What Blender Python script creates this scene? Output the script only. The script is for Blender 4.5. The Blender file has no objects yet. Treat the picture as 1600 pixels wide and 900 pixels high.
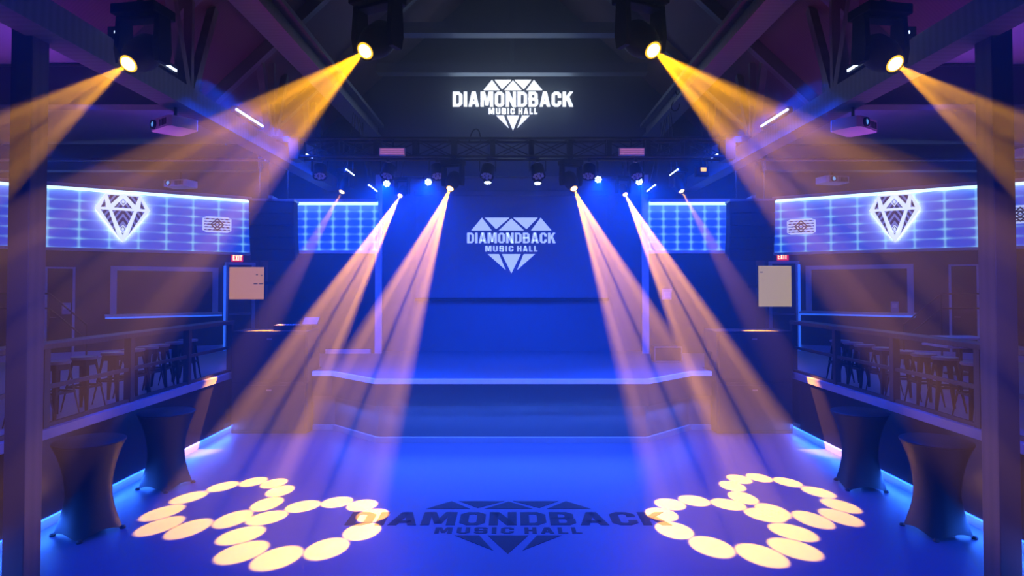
import bpy, bmesh, math, random
from mathutils import Vector, Matrix
random.seed(7)
PI = math.pi
SC = bpy.context.scene
COL = SC.collection

# ------------------------------------------------------------------ camera, exposure, haze, lights
F = 1000.0                      # focal length in pixels of the 1600 x 900 frame
CX, CY = 800.0, 423.0           # principal point
TILT = math.radians(1.37)       # the camera looks up a little
EYE = Vector((0, 0, 2.9))
cam_d = bpy.data.cameras.new('camera')
cam_d.sensor_width = 36.0
cam_d.lens = 36.0 * F / 1600.0
cam_d.shift_y = -27.0 / 1600.0
cam_d.clip_start = 0.05
cam = bpy.data.objects.new('camera', cam_d)
COL.objects.link(cam)
cam.location = EYE
cam.rotation_euler = (PI / 2 + TILT, 0, 0)
SC.camera = cam
SC.view_settings.view_transform = 'Standard'
SC.view_settings.look = 'None'
SC.view_settings.exposure = 0.0
SC.view_settings.gamma = 1.0
SC.view_settings.use_curve_mapping = False
SC.cycles.max_bounces = 6
SC.cycles.diffuse_bounces = 3
SC.cycles.glossy_bounces = 3
SC.cycles.volume_bounces = 0
SC.cycles.sample_clamp_indirect = 4.0
SC.cycles.use_denoising = True
SC.cycles.caustics_reflective = False
SC.cycles.caustics_refractive = False

world = bpy.data.worlds.new('world')
SC.world = world
world.use_nodes = True
world.node_tree.nodes['Background'].inputs[0].default_value = (0.0, 0.02, 0.25, 1)
world.node_tree.nodes['Background'].inputs[1].default_value = 0.0

HAZE_DENSITY, HAZE_G = 0.015, 0.7
ORANGE = (1.0, 0.395, 0.002)
BLUE = (0.0, 0.05, 1.0)
SKYB = (0.025, 0.14, 1.0)
# thin stage haze fills the whole hall
_vs = world.node_tree.nodes.new('ShaderNodeVolumeScatter')
_vs.inputs['Color'].default_value = (1, 1, 1, 1)
_vs.inputs['Density'].default_value = HAZE_DENSITY
_vs.inputs['Anisotropy'].default_value = HAZE_G
world.node_tree.links.new(_vs.outputs[0], world.node_tree.nodes['World Output'].inputs['Volume'])
P_FRONT, P_STAGE = 19000.0, 112000.0


def ray(px, py):
    v = Vector(((px - CX) / F, (CY - py) / F, -1.0))
    v.rotate(Matrix.Rotation(PI / 2 + TILT, 3, 'X'))
    return v


def at(px, py, Y):
    """Point on the sight line through a pixel of the photograph at depth Y."""
    r = ray(px, py)
    return EYE + r * (Y / r.y)


def atz(px, py, z):
    r = ray(px, py)
    return EYE + r * ((z - EYE.z) / r.z)


def link(o):
    COL.objects.link(o)
    return o


def area(name, loc, direction, sx, sy, power, color=BLUE, spread=180):
    d = bpy.data.lights.new(name, 'AREA')
    d.shape = 'RECTANGLE'
    d.size, d.size_y = sx, sy
    d.energy = power
    d.color = color
    d.spread = math.radians(spread)
    o = link(bpy.data.objects.new(name, d))
    o.location = loc
    o.rotation_euler = Vector(direction).to_track_quat('-Z', 'X' if False else 'Y').to_euler()
    return o


def strip_light(name, a, b, direction, width, power, color=BLUE, spread=180):
    """Area light stretched from a to b, shining along direction."""
    a, b = Vector(a), Vector(b)
    x = (b - a).normalized()
    zz = -Vector(direction)
    zz = (zz - x * zz.dot(x)).normalized()
    y = zz.cross(x)
    d = bpy.data.lights.new(name, 'AREA')
    d.shape = 'RECTANGLE'
    d.size, d.size_y = (b - a).length, width
    d.energy = power
    d.color = color
    d.spread = math.radians(spread)
    o = link(bpy.data.objects.new(name, d))
    m = Matrix((x, y, zz)).transposed().to_4x4()
    m.translation = (a + b) / 2
    o.matrix_world = m
    return o


def spot(name, loc, target, power, color, half, gobo=None, rot=0.0, radius=0.015, blend=0.15):
    """Spot light; gobo = (tan of ring radius, number of holes) makes a ring of round holes."""
    d = bpy.data.lights.new(name, 'SPOT')
    d.energy = power
    d.color = color if gobo is None else (1, 1, 1)
    d.spot_size = 2 * half
    d.spot_blend = blend
    d.shadow_soft_size = radius
    o = link(bpy.data.objects.new(name, d))
    o.location = loc
    q = (Vector(target) - Vector(loc)).to_track_quat('-Z', 'Y')
    o.rotation_euler = q.to_euler()
    if gobo:
        R, n = gobo
        d.use_nodes = True
        nt = d.node_tree
        nt.nodes.clear()
        N, L = nt.nodes.new, nt.links.new

        def m(op, a, b=None, c=None):
            k = N('ShaderNodeMath')
            k.operation = op
            for i, v in enumerate((a, b, c)):
                if v is None:
                    continue
                if isinstance(v, (int, float)):
                    k.inputs[i].default_value = v
                else:
                    L(v, k.inputs[i])
            return k.outputs[0]
        tc = N('ShaderNodeTexCoord')
        sx = N('ShaderNodeSeparateXYZ')
        L(tc.outputs['Normal'], sx.inputs[0])
        z = m('ABSOLUTE', sx.outputs[2])
        u, v = m('DIVIDE', sx.outputs[0], z), m('DIVIDE', sx.outputs[1], z)
        ang = m('ADD', m('ARCTAN2', v, u), rot)
        rr = m('SQRT', m('ADD', m('MULTIPLY', u, u), m('MULTIPLY', v, v)))
        step = 2 * PI / n
        a2 = m('SUBTRACT', ang, m('MULTIPLY', m('ROUND', m('DIVIDE', ang, step)), step))
        dx = m('SUBTRACT', m('MULTIPLY', rr, m('COSINE', a2)), R)
        dy = m('MULTIPLY', rr, m('SINE', a2))
        dist = m('SQRT', m('ADD', m('MULTIPLY', dx, dx), m('MULTIPLY', dy, dy)))
        hole = 0.30 * R
        mr = N('ShaderNodeMapRange')
        mr.interpolation_type = 'SMOOTHSTEP'
        L(dist, mr.inputs[0])
        mr.inputs[1].default_value = hole * 0.93
        mr.inputs[2].default_value = hole * 1.08
        mr.inputs[3].default_value = 1.0
        mr.inputs[4].default_value = 0.006
        em = N('ShaderNodeEmission')
        em.inputs[0].default_value = (*color, 1)
        L(mr.outputs[0], em.inputs[1])
        out = N('ShaderNodeOutputLight')
        L(em.outputs[0], out.inputs[0])
    return o


# room light: LED bars on the long beams, LED tapes, added fills without fixtures
for s in (-1, 1):
    strip_light('bar_wash', (s * 4.25, 8.6, 5.7), (s * 4.25, 14.2, 5.7), (-s * 0.45, 0, -1), 0.12, 520, BLUE, 120)
    strip_light('aisle_fill', (s * 6.5, 7.0, 5.4), (s * 6.5, 14.0, 5.4), (s * 0.2, 0, 1), 0.1, 24, BLUE)  # unseen strip added to tint the aisle ceiling blue, no fixture
    strip_light('rail_fill', (s * 5.95, 6.0, 2.24), (s * 5.95, 12.0, 2.24), (s * 0.02, 0, 1), 0.05, 60, (0.6, 0.08, 0.8), 80)  # violet fill added at rail height to light projector undersides, no fixture
    spot('front_floor_fill', (s * 3.2, 3.2, 5.7), (s * 2.9, 7.8, 0), 4200, BLUE, math.radians(36), radius=0.06, blend=0.9)  # added blue spots above the view, brighten the dance floor, no fixture
    strip_light('kick_light', (s * 5.54, 5.2, 0.16), (s * 5.54, 13.0, 0.16), (-s * 0.7, 0, -1), 0.03, 190, SKYB)
    strip_light('terrace_light', (s * 8.6, 9.0, 5.3), (s * 8.0, 14.5, 5.3), (0, 0, -1), 0.2, 60, BLUE)
    strip_light('chamfer_kick_light', (s * 2.55, 11.84, 0.62), (s * 3.6, 12.88, 0.62), (s * 0.3, -0.4, -1), 0.04, 22, SKYB)
    strip_light('trim_fill', (s * 4.6, 13.6, 5.5), (s * 5.2, 13.6, 5.5), (-s * 0.5, 1, -0.9), 0.15, 80, (0.04, 0.09, 1.0))  # added fill that brightens the white corner trims
strip_light('stage_kick_light', (-2.5, 11.80, 0.66), (2.5, 11.80, 0.66), (0, -0.9, -1), 0.04, 150, (0.05, 0.16, 1.0))
strip_light('stage_fill', (-3.0, 12.3, 5.25), (3.0, 12.3, 5.25), (0, 0.75, -1), 0.15, 240, BLUE)  # added area fill above the stage, besides the par lamps
strip_light('gable_fill', (-3.0, 12.2, 5.75), (3.0, 12.2, 5.75), (0, 1, 0.9), 0.1, 22, (0.0, 0.12, 1.0))  # added strip that turns the gable bluer, no fixture
strip_light('roof_magenta_fill', (-3.2, 3.0, 6.2), (-3.2, 12.0, 6.2), (-0.6, 0, 1), 0.1, 8, (1.0, 0.05, 0.45))  # this pair is added to tint the roof boards magenta, no fixtures
strip_light('roof_magenta_fill', (3.2, 3.0, 6.2), (3.2, 12.0, 6.2), (0.6, 0, 1), 0.1, 8, (1.0, 0.05, 0.45))


# ------------------------------------------------------------------ materials
def mat(name, color, rough=0.6, metal=0.0, spec=0.5, var=0.12, scale=8.0, emit=None, strength=0.0, bump=0.0):
    m = bpy.data.materials.new(name)
    m.use_nodes = True
    nt = m.node_tree
    b = nt.nodes['Principled BSDF']
    b.inputs['Roughness'].default_value = rough
    b.inputs['Metallic'].default_value = metal
    b.inputs['Specular IOR Level'].default_value = spec
    tc = nt.nodes.new('ShaderNodeTexCoord')
    nz = nt.nodes.new('ShaderNodeTexNoise')
    nz.inputs['Scale'].default_value = scale
    nz.inputs['Detail'].default_value = 4
    nt.links.new(tc.outputs['Object'], nz.inputs['Vector'])
    mx = nt.nodes.new('ShaderNodeMix')
    mx.data_type = 'RGBA'
    c = Vector(color)
    mx.inputs[6].default_value = (*(c * (1 - var)), 1)
    mx.inputs[7].default_value = (*(c * (1 + var)), 1)
    nt.links.new(nz.outputs['Fac'], mx.inputs[0])
    nt.links.new(mx.outputs[2], b.inputs['Base Color'])
    if bump:
        bp = nt.nodes.new('ShaderNodeBump')
        bp.inputs['Strength'].default_value = bump
        bp.inputs['Distance'].default_value = 0.01
        nt.links.new(nz.outputs['Fac'], bp.inputs['Height'])
        nt.links.new(bp.outputs[0], b.inputs['Normal'])
    if emit:
        b.inputs['Emission Color'].default_value = (*emit, 1)
        b.inputs['Emission Strength'].default_value = strength
        m.cycles.emission_sampling = 'NONE' if strength < 30 else 'AUTO'
    return m


def wood_mat(name, c1, c2, scale, rough=0.6):
    m = mat(name, c1, rough)
    nt = m.node_tree
    b = nt.nodes['Principled BSDF']
    tc = nt.nodes.new('ShaderNodeTexCoord')
    wv = nt.nodes.new('ShaderNodeTexWave')
    wv.inputs['Scale'].default_value = scale
    wv.inputs['Distortion'].default_value = 1.5
    wv.inputs['Detail'].default_value = 3
    wv.bands_direction = 'Y'
    nt.links.new(tc.outputs['Object'], wv.inputs['Vector'])
    mx = nt.nodes.new('ShaderNodeMix')
    mx.data_type = 'RGBA'
    mx.inputs[6].default_value = (*c1, 1)
    mx.inputs[7].default_value = (*c2, 1)
    nt.links.new(wv.outputs['Fac'], mx.inputs[0])
    nt.links.new(mx.outputs[2], b.inputs['Base Color'])
    return m


M = {
    'floor': mat('floor_vinyl', (0.050, 0.060, 0.12), 0.45, spec=0.12, var=0.06, scale=1.5),
    'terrace': mat('terrace_floor', (0.40, 0.40, 0.48), 0.5, var=0.08, scale=2.0),
    'decal': mat('floor_print', (0.012, 0.009, 0.014), 0.6, spec=0.06, var=0.1),
    'darkwall': mat('dark_paint', (0.018, 0.018, 0.024), 0.6, var=0.15, scale=3),
    'midwall': mat('grey_paint', (0.05, 0.05, 0.062), 0.6, var=0.08, scale=2),
    'stagewall': mat('stage_wall_paint', (0.20, 0.20, 0.22), 0.8, var=0.05, scale=2),
    'screen': mat('screen_fabric', (0.24, 0.24, 0.26), 0.85, var=0.03),
    'pitwall': mat('gloss_pit_paint', (0.012, 0.011, 0.012), 0.22, spec=0.5, var=0.15, scale=3),
    'trim': mat('white_trim_paint', (0.75, 0.75, 0.78), 0.5, var=0.03),
    'gable': mat('gable_paint', (0.045, 0.05, 0.065), 0.35, var=0.1, scale=1.2),
    'roof': wood_mat('roof_boards', (0.055, 0.022, 0.035), (0.08, 0.034, 0.05), 6.0, 0.7),
    'aisle': mat('aisle_ceiling_paint', (0.20, 0.20, 0.22), 0.8, var=0.1, scale=1.5),
    'beam': wood_mat('grey_painted_timber', (0.075, 0.085, 0.085), (0.10, 0.115, 0.115), 3.0, 0.55),
    'post': wood_mat('brown_stained_timber', (0.05, 0.033, 0.032), (0.07, 0.048, 0.045), 3.0, 0.6),
    'black': mat('black_plastic', (0.006, 0.006, 0.007), 0.6, spec=0.25, var=0.2, scale=20),
    'blackmetal': mat('black_metal', (0.02, 0.02, 0.022), 0.4, metal=0.3, var=0.2, scale=20),
    'speaker': mat('speaker_paint', (0.016, 0.015, 0.015), 0.7, var=0.25, scale=30, bump=0.15),
    'grille': mat('speaker_grille', (0.013, 0.012, 0.013), 0.65, var=0.5, scale=150),
    'deck': mat('stage_deck', (0.14, 0.14, 0.15), 0.45, var=0.1, scale=4),
    'fascia': mat('stage_fascia', (0.03, 0.03, 0.034), 0.55, var=0.12, scale=6),
    'kick': mat('stage_kick_panel', (0.06, 0.06, 0.075), 0.5, var=0.08, scale=4),
    'spandex': mat('black_stretch_fabric', (0.007, 0.0055, 0.0055), 0.55, spec=0.3, var=0.2, scale=60, bump=0.1),
    'rail': wood_mat('rail_timber', (0.026, 0.016, 0.013), (0.04, 0.026, 0.02), 4.0, 0.5),
    'curb': mat('curb_paint', (0.30, 0.27, 0.30), 0.45, var=0.1),
    'stool': mat('gunmetal_stool', (0.022, 0.017, 0.016), 0.45, metal=0.6, var=0.2, scale=15),
    'stool_top': mat('stool_seat_lit_top', (0.28, 0.28, 0.32), 0.4, metal=0.1, var=0.15, scale=15),  # paler than the legs: blue light on the seat put into its colour
    'white': mat('white_plastic', (0.80, 0.76, 0.80), 0.5, var=0.03),
    'lens': mat('lamp_lens', (0.9, 0.7, 0.3), 0.3, emit=(1.0, 0.80, 0.34), strength=9.0),
    'lensrim': mat('lamp_lens_rim', (0.9, 0.5, 0.05), 0.3, emit=(1.0, 0.50, 0.02), strength=1.5),
    'ledw': mat('cool_led', (0.8, 0.8, 1.0), 0.3, emit=(0.55, 0.72, 1.0), strength=4.0),
    'tape': mat('cool_led_tape', (0.8, 0.9, 1.0), 0.3, emit=(0.42, 0.75, 1.0), strength=2.2),
    'kicktape': mat('blue_led_tape', (0.3, 0.5, 1.0), 0.3, emit=(0.03, 0.16, 1.0), strength=0.9),
    'signwhite': mat('lit_sign_face', (0.9, 0.9, 0.9), 0.4, emit=(0.93, 0.97, 1.0), strength=1.35),
    'screenlogo': mat('projected_logo', (0.6, 0.65, 0.8), 0.8, var=0.25, scale=1.2, emit=(0.48, 0.62, 1.0), strength=0.95),
    'board': mat('lit_display', (0.1, 0.08, 0.05), 0.4, emit=(0.52, 0.23, 0.085), strength=1.0),
    'board2': mat('lit_display_cream', (0.1, 0.09, 0.06), 0.4, emit=(0.46, 0.33, 0.13), strength=1.0),
    'exit': mat('exit_sign_lit', (0.8, 0.1, 0.08), 0.4, emit=(1.0, 0.02, 0.03), strength=0.7),
    'exitlet': mat('exit_letter', (0.9, 0.8, 0.6), 0.4, emit=(1.0, 0.66, 0.36), strength=2.2),
    'lip_glow': mat('stage_lip_painted_glow', (0.7, 0.7, 0.8), 0.5, emit=(0.10, 0.17, 1.0), strength=0.75),  # emission paints the blue light on a white stage edge
    'strobe': mat('strobe_painted_glow', (0.5, 0.4, 0.5), 0.5, emit=(0.42, 0.14, 0.38), strength=0.8),  # pink emission stands in for room light falling on the panel
    'halo': mat('halo_led', (1, 1, 1), 0.4, emit=(0.75, 0.86, 1.0), strength=35.0),
    'outline': mat('lit_emblem_outline', (0.9, 0.9, 1.0), 0.4, emit=(0.72, 0.84, 1.0), strength=1.2),
    'glass': mat('dark_window_glass', (0.035, 0.022, 0.03), 0.12, spec=0.6, var=0.1),
    'lensglass': mat('projector_lens', (0.2, 0.5, 0.8), 0.1, emit=(0.15, 0.45, 1.0), strength=0.8),
    'steel': mat('brushed_steel', (0.35, 0.35, 0.38), 0.35, metal=0.8, var=0.1, scale=20),
    'lightbox': mat('wall_plate', (0.55, 0.5, 0.6), 0.5, var=0.05),
}


def grid_panel_mat(su=0.63, sv=0.232):
    """Backlit panel: blue translucent face with a grid of lit seams that flare where they cross."""
    m = bpy.data.materials.new('backlit_grid_panel')
    m.use_nodes = True
    m.cycles.emission_sampling = 'NONE'
    nt = m.node_tree
    b = nt.nodes['Principled BSDF']
    b.inputs['Base Color'].default_value = (0.10, 0.12, 0.2, 1)
    b.inputs['Roughness'].default_value = 0.5
    N, L = nt.nodes.new, nt.links.new

    def ma(op, a, b_=None, c=None):
        k = N('ShaderNodeMath')
        k.operation = op
        for i, v in enumerate((a, b_, c)):
            if v is None:
                continue
            if isinstance(v, (int, float)):
                k.inputs[i].default_value = v
            else:
                L(v, k.inputs[i])
        return k.outputs[0]
    tc = N('ShaderNodeTexCoord')
    sp = N('ShaderNodeSeparateXYZ')
    L(tc.outputs['Object'], sp.inputs[0])

    def tri(c, p, off):
        t = ma('ADD', ma('DIVIDE', c, p), off)
        return ma('MULTIPLY', ma('ABSOLUTE', ma('SUBTRACT', t, ma('ROUND', t))), p)
    du = tri(sp.outputs[0], su, 0.0)
    dv = tri(sp.outputs[2], sv, 0.5)

    def gl(d, w):
        q = ma('DIVIDE', d, w)
        return ma('POWER', 2.718, ma('MULTIPLY', ma('MULTIPLY', q, q), -1.0))
    lu, lv = gl(du, 0.028), gl(dv, 0.02)
    nu, nv = gl(du, 0.12 * su / 0.63), gl(dv, 0.055)
    val = ma('ADD', ma('MULTIPLY', lu, 0.62), ma('MULTIPLY', lv, 0.26))
    val = ma('ADD', val, ma('MULTIPLY', ma('MULTIPLY', nu, nv), 0.25))
    val = ma('ADD', val, ma('MULTIPLY', ma('MULTIPLY', lv, nu), 0.45))
    mx = N('ShaderNodeMix')
    mx.data_type = 'RGBA'
    mx.clamp_factor = True
    mx.inputs[6].default_value = (0.003, 0.055, 0.75, 1)
    mx.inputs[7].default_value = (0.25, 0.68, 1.15, 1)
    L(val, mx.inputs[0])
    L(mx.outputs[2], b.inputs['Emission Color'])
    b.inputs['Emission Strength'].default_value = 0.9
    return m


def facet_mat():
    """Dark emblem cell with pale concentric pinstripes."""
    m = mat('emblem_pinstripe', (0.1, 0.1, 0.2), 0.4)
    nt = m.node_tree
    b = nt.nodes['Principled BSDF']
    tc = nt.nodes.new('ShaderNodeTexCoord')
    sp = nt.nodes.new('ShaderNodeSeparateXYZ')
    nt.links.new(tc.outputs['Object'], sp.inputs[0])

    def ma(op, a, b_=None):
        k = nt.nodes.new('ShaderNodeMath')
        k.operation = op
        for i, v in enumerate((a, b_)):
            if v is None:
                continue
            if isinstance(v, (int, float)):
                k.inputs[i].default_value = v
            else:
                nt.links.new(v, k.inputs[i])
        return k.outputs[0]
    ax = ma('ABSOLUTE', sp.outputs[0])
    t = ma('ADD', ma('MULTIPLY', ax, 1.5), sp.outputs[2])
    sn = ma('SINE', ma('MULTIPLY', t, 34.0))
    mr = nt.nodes.new('ShaderNodeMapRange')
    nt.links.new(sn, mr.inputs[0])
    mr.inputs[1].default_value = -0.1
    mr.inputs[2].default_value = 0.5
    mx = nt.nodes.new('ShaderNodeMix')
    mx.data_type = 'RGBA'
    mx.inputs[6].default_value = (0.012, 0.012, 0.09, 1)
    mx.inputs[7].default_value = (0.20, 0.24, 0.62, 1)
    nt.links.new(mr.outputs[0], mx.inputs[0])
    nt.links.new(mx.outputs[2], b.inputs['Base Color'])
    nt.links.new(mx.outputs[2], b.inputs['Emission Color'])
    b.inputs['Emission Strength'].default_value = 0.8
    m.cycles.emission_sampling = 'NONE'
    return m


M['grid'] = grid_panel_mat()
M['finegrid'] = grid_panel_mat(0.35, 0.196)
M['facet'] = facet_mat()


# ------------------------------------------------------------------ mesh helpers
def new():
    return bmesh.new()


def box(bm, lo, hi, mtx=None, bev=0.0):
    lo, hi = Vector(lo), Vector(hi)
    r = bmesh.ops.create_cube(bm, size=1.0)
    vs = r['verts']
    for v in vs:
        v.co = Vector(((lo.x + hi.x) / 2 + v.co.x * (hi.x - lo.x), (lo.y + hi.y) / 2 + v.co.y * (hi.y - lo.y), (lo.z + hi.z) / 2 + v.co.z * (hi.z - lo.z)))
    if bev:
        es = {e for v in vs for e in v.link_edges}
        r2 = bmesh.ops.bevel(bm, geom=list(es), offset=bev, segments=2, affect='EDGES', profile=0.5)
        vs = list({v for f in r2['faces'] for v in f.verts} | {v for v in vs if v.is_valid})
    if mtx is not None:
        for v in vs:
            v.co = mtx @ v.co
    return vs


def prism(bm, pts, y0, y1, mtx=None):
    """Polygon given in (x, z), extruded from y0 to y1."""
    area2 = sum(pts[i][0] * pts[(i + 1) % len(pts)][1] - pts[(i + 1) % len(pts)][0] * pts[i][1] for i in range(len(pts)))
    if area2 < 0:
        pts = pts[::-1]
    a = [bm.verts.new((p[0], y0, p[1])) for p in pts]
    b = [bm.verts.new((p[0], y1, p[1])) for p in pts]
    n = len(pts)
    bm.faces.new(a)
    bm.faces.new(b[::-1])
    for i in range(n):
        bm.faces.new((a[(i + 1) % n], a[i], b[i], b[(i + 1) % n]))
    if mtx is not None:
        for v in a + b:
            v.co = mtx @ v.co
    return a + b


def slab(bm, pts, z0, z1):
    """Polygon given in (x, y), extruded from z0 to z1."""
    area2 = sum(pts[i][0] * pts[(i + 1) % len(pts)][1] - pts[(i + 1) % len(pts)][0] * pts[i][1] for i in range(len(pts)))
    if area2 < 0:
        pts = pts[::-1]
    a = [bm.verts.new((p[0], p[1], z0)) for p in pts]
    b = [bm.verts.new((p[0], p[1], z1)) for p in pts]
    n = len(pts)
    bm.faces.new(a[::-1])
    bm.faces.new(b)
    for i in range(n):
        bm.faces.new((a[i], a[(i + 1) % n], b[(i + 1) % n], b[i]))


def tube(bm, a, b, r0, r1=None, seg=10):
    a, b = Vector(a), Vector(b)
    r1 = r0 if r1 is None else r1
    d = b - a
    m = d.to_track_quat('Z', 'Y').to_matrix().to_4x4()
    m.translation = (a + b) / 2
    bmesh.ops.create_cone(bm, cap_ends=True, segments=seg, radius1=r0, radius2=r1, depth=d.length, matrix=m)


def bar(bm, a, b, w, h, up=(0, 0, 1)):
    """Square bar from a to b: w across, h along up."""
    a, b = Vector(a), Vector(b)
    z = (b - a)
    ln = z.length
    z.normalize()
    x = Vector(up).cross(z)
    if x.length < 1e-4:
        x = Vector((1, 0, 0)).cross(z)
    x.normalize()
    y = z.cross(x)
    m = Matrix((x, y, z)).transposed().to_4x4()
    m.translation = (a + b) / 2
    box(bm, (-w / 2, -h / 2, -ln / 2), (w / 2, h / 2, ln / 2), m)


def lathe(bm, prof, seg=32, mtx=None, caps=True):
    rings = []
    for r, z in prof:
        rings.append([bm.verts.new((r * math.cos(2 * PI * i / seg), r * math.sin(2 * PI * i / seg), z)) for i in range(seg)])
    for a, b in zip(rings, rings[1:]):
        for i in range(seg):
            j = (i + 1) % seg
            bm.faces.new((a[i], a[j], b[j], b[i]))
    if caps:
        bm.faces.new(rings[0][::-1])
        bm.faces.new(rings[-1])
    if mtx is not None:
        for rg in rings:
            for v in rg:
                v.co = mtx @ v.co


def obj(name, bm, m, parent=None, smooth=False):
    bmesh.ops.recalc_face_normals(bm, faces=bm.faces[:])
    me = bpy.data.meshes.new(name)
    bm.to_mesh(me)
    bm.free()
    if smooth:
        me.polygons.foreach_set('use_smooth', [True] * len(me.polygons))
    me.materials.append(M[m] if isinstance(m, str) else m)
    o = link(bpy.data.objects.new(name, me))
    if smooth:
        md = o.modifiers.new('edge', 'EDGE_SPLIT')
        md.split_angle = math.radians(40)
    if parent:
        o.parent = parent
    return o


def struct(name, bm, m, parent=None):
    o = obj(name, bm, m, parent)
    if not parent:
        o['kind'] = 'structure'
    return o


def tag(o, label, cat, group=None):
    o['label'] = label
    o['category'] = cat
    if group:
        o['group'] = group
    return o


def thing(name, label, cat, loc=(0, 0, 0), rotz=0.0, group=None):
    o = link(bpy.data.objects.new(name, None))
    o.location = loc
    o.rotation_euler = (0, 0, rotz)
    return tag(o, label, cat, group)


def dup(root, loc, rotz, label, group=None):
    r = root.copy()
    COL.objects.link(r)
    r.location = loc
    r.rotation_euler = (0, 0, rotz)
    r['label'] = label
    if group:
        r['group'] = group
    for ch in list(root.children):
        c = ch.copy()
        COL.objects.link(c)
        c.parent = r
        for g in ch.children:
            d = g.copy()
            COL.objects.link(d)
            d.parent = c
    return r


SIDE = {-1: 'left', 1: 'right'}

# ------------------------------------------------------------------ the setting: floors
PITX, CURBZ, TZ = 5.6, 1.18, 1.13
bm = new()
box(bm, (-PITX, -8, -0.1), (PITX, 13.6, 0.0))
struct('floor', bm, 'floor')
for s in (-1, 1):
    bm = new()
    xs = sorted((s * (PITX + 0.12), s * 14.5))
    box(bm, (xs[0], -8, TZ - 0.15), (xs[1], 19, TZ))
    struct('floor_%s_terrace' % SIDE[s], bm, 'terrace')
    # pit wall, its curb and kick tape
    bm = new()
    xs = sorted((s * PITX, s * (PITX + 0.12)))
    box(bm, (xs[0], -8, 0), (xs[1], 13.6, 1.06))
    struct('wall_%s_pit' % SIDE[s], bm, 'pitwall')
    bm = new()
    xs = sorted((s * (PITX - 0.025), s * (PITX + 0.14)))
    box(bm, (xs[0], -8, 1.06), (xs[1], 13.6, CURBZ), bev=0.006)
    struct('trim_%d' % (1 if s < 0 else 2), bm, 'curb')
    bm = new()
    xs = sorted((s * (PITX - 0.02), s * (PITX + 0.001)))
    box(bm, (xs[0], -8, 0), (xs[1], 13.2, 0.10))
    struct('baseboard_%s' % SIDE[s], bm, 'curb')
    bm = new()
    xs = sorted((s * (PITX - 0.018), s * (PITX - 0.001)))
    box(bm, (xs[0], 5.2, 0.102), (xs[1], 13.1, 0.118))
    tag(obj('led_tape', bm, 'kicktape'), 'blue LED tape along the foot of the %s pit wall' % SIDE[s], 'LED tape', 'pit wall LED tapes')

# walls: an angled wall on each side, flank walls beside the stage, stage alcove, gable
PW = {}
for s in (-1, 1):
    a = at(800 + s * 738, 340, 15.3)
    b = at(800 + s * 412, 340, 18.0)
    a, b = Vector((a.x, a.y, 0)), Vector((b.x, b.y, 0))
    u = (b - a).normalized()
    n = Vector((-u.y, u.x, 0))
    if n.y > 0:
        n = -n
    PW[s] = (a, u, n)


def wall_pt(s, px, py, off=0.0):
    """Where the sight line through a pixel meets the angled wall (moved off towards the room)."""
    a, u, n = PW[s]
    r = ray(px, py)
    t = ((a + n * off) - EYE).dot(n) / r.dot(n)
    return EYE + r * t


def wall_mtx(s, px=None, off=0.0, z=0.0):
    """Matrix: local x along the wall to the photo's right, local y into the wall, z up."""
    a, u, n = PW[s]
    x = u if u.x > 0 else -u
    y = -n
    m = Matrix((x, y, Vector((0, 0, 1)))).transposed().to_4x4()
    p = wall_pt(s, px, 440, off) if px is not None else a + n * off
    m.translation = Vector((p.x, p.y, z))
    return m


for s in (-1, 1):
    m = wall_mtx(s, 800 + s * 412)
    lo, hi = (-12.0, 0.4) if s < 0 else (-0.4, 12.0)
    bm = new()
    box(bm, (lo, 0.0, TZ - 0.1), (hi, 0.2, 7.2))
    o = struct('wall_%s' % SIDE[s], bm, 'midwall')
    o.matrix_world = m
    bm = new()
    box(bm, (lo, -0.02, TZ), (hi, 0.0, TZ + 0.16))
    o = struct('baseboard_%s_terrace' % SIDE[s], bm, 'trim')
    o.matrix_world = m
    # flank wall beside the stage, return to the angled wall
    bm = new()
    xs = sorted((s * 3.42, s * 6.25))
    box(bm, (xs[0], 16.4, 1.18), (xs[1], 16.6, 7.2))
    struct('wall_%s_flank' % SIDE[s], bm, 'darkwall')
    bm = new()
    p = m @ Vector((-s * 0.35, 0.12, 0))
    bar(bm, (s * 6.2, 16.62, 4.25), (p.x, p.y, 4.25), 0.1, 5.9)
    struct('wall_%s_return' % SIDE[s], bm, 'darkwall')
    # alcove side
    bm = new()
    xs = sorted((s * 3.42, s * 3.56))
    box(bm, (xs[0], 16.6, 1.18), (xs[1], 17.0, 6.0))
    struct('wall_%s_alcove' % SIDE[s], bm, 'stagewall')
    # white corner trim and base trim
    p0 = at(800 + s * 209, 552, 16.36)
    bm = new()
    box(bm, (p0.x - 0.085, 16.33, 1.18), (p0.x + 0.085, 16.4, 5.75))
    struct('trim_%d' % (3 if s < 0 else 4), bm, 'trim')
    bm = new()
    xs = sorted((s * 3.6, s * (4.75 if s < 0 else 3.86)))
    box(bm, (xs[0], 16.33, 1.18), (xs[1], 16.4, 1.29))
    struct('trim_%d' % (5 if s < 0 else 6), bm, 'trim')
bm = new()
box(bm, (-3.56, 17.0, 1.18), (3.56, 17.2, 6.0))
struct('wall_stage', bm, 'stagewall')
RIDGE, SLOPE, EAVE = 11.45, 0.945, 5.6


def roof_z(x):
    return RIDGE - SLOPE * abs(x)


bm = new()
prism(bm, [(-5.7, 5.72), (5.7, 5.72), (5.7, roof_z(5.7)), (0, RIDGE), (-5.7, roof_z(5.7))], 16.4, 16.6)
struct('wall_gable', bm, 'gable')
bm = new()
box(bm, (-15, -8.2, 0), (15, -8, 12))
struct('wall_rear', bm, 'darkwall')
for s in (-1, 1):
    bm = new()
    box(bm, (min(s * 14.5, s * 14.7), -8, 0), (max(s * 14.5, s * 14.7), 19, 7.2))
    struct('wall_%s_outer' % SIDE[s], bm, 'darkwall')
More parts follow.
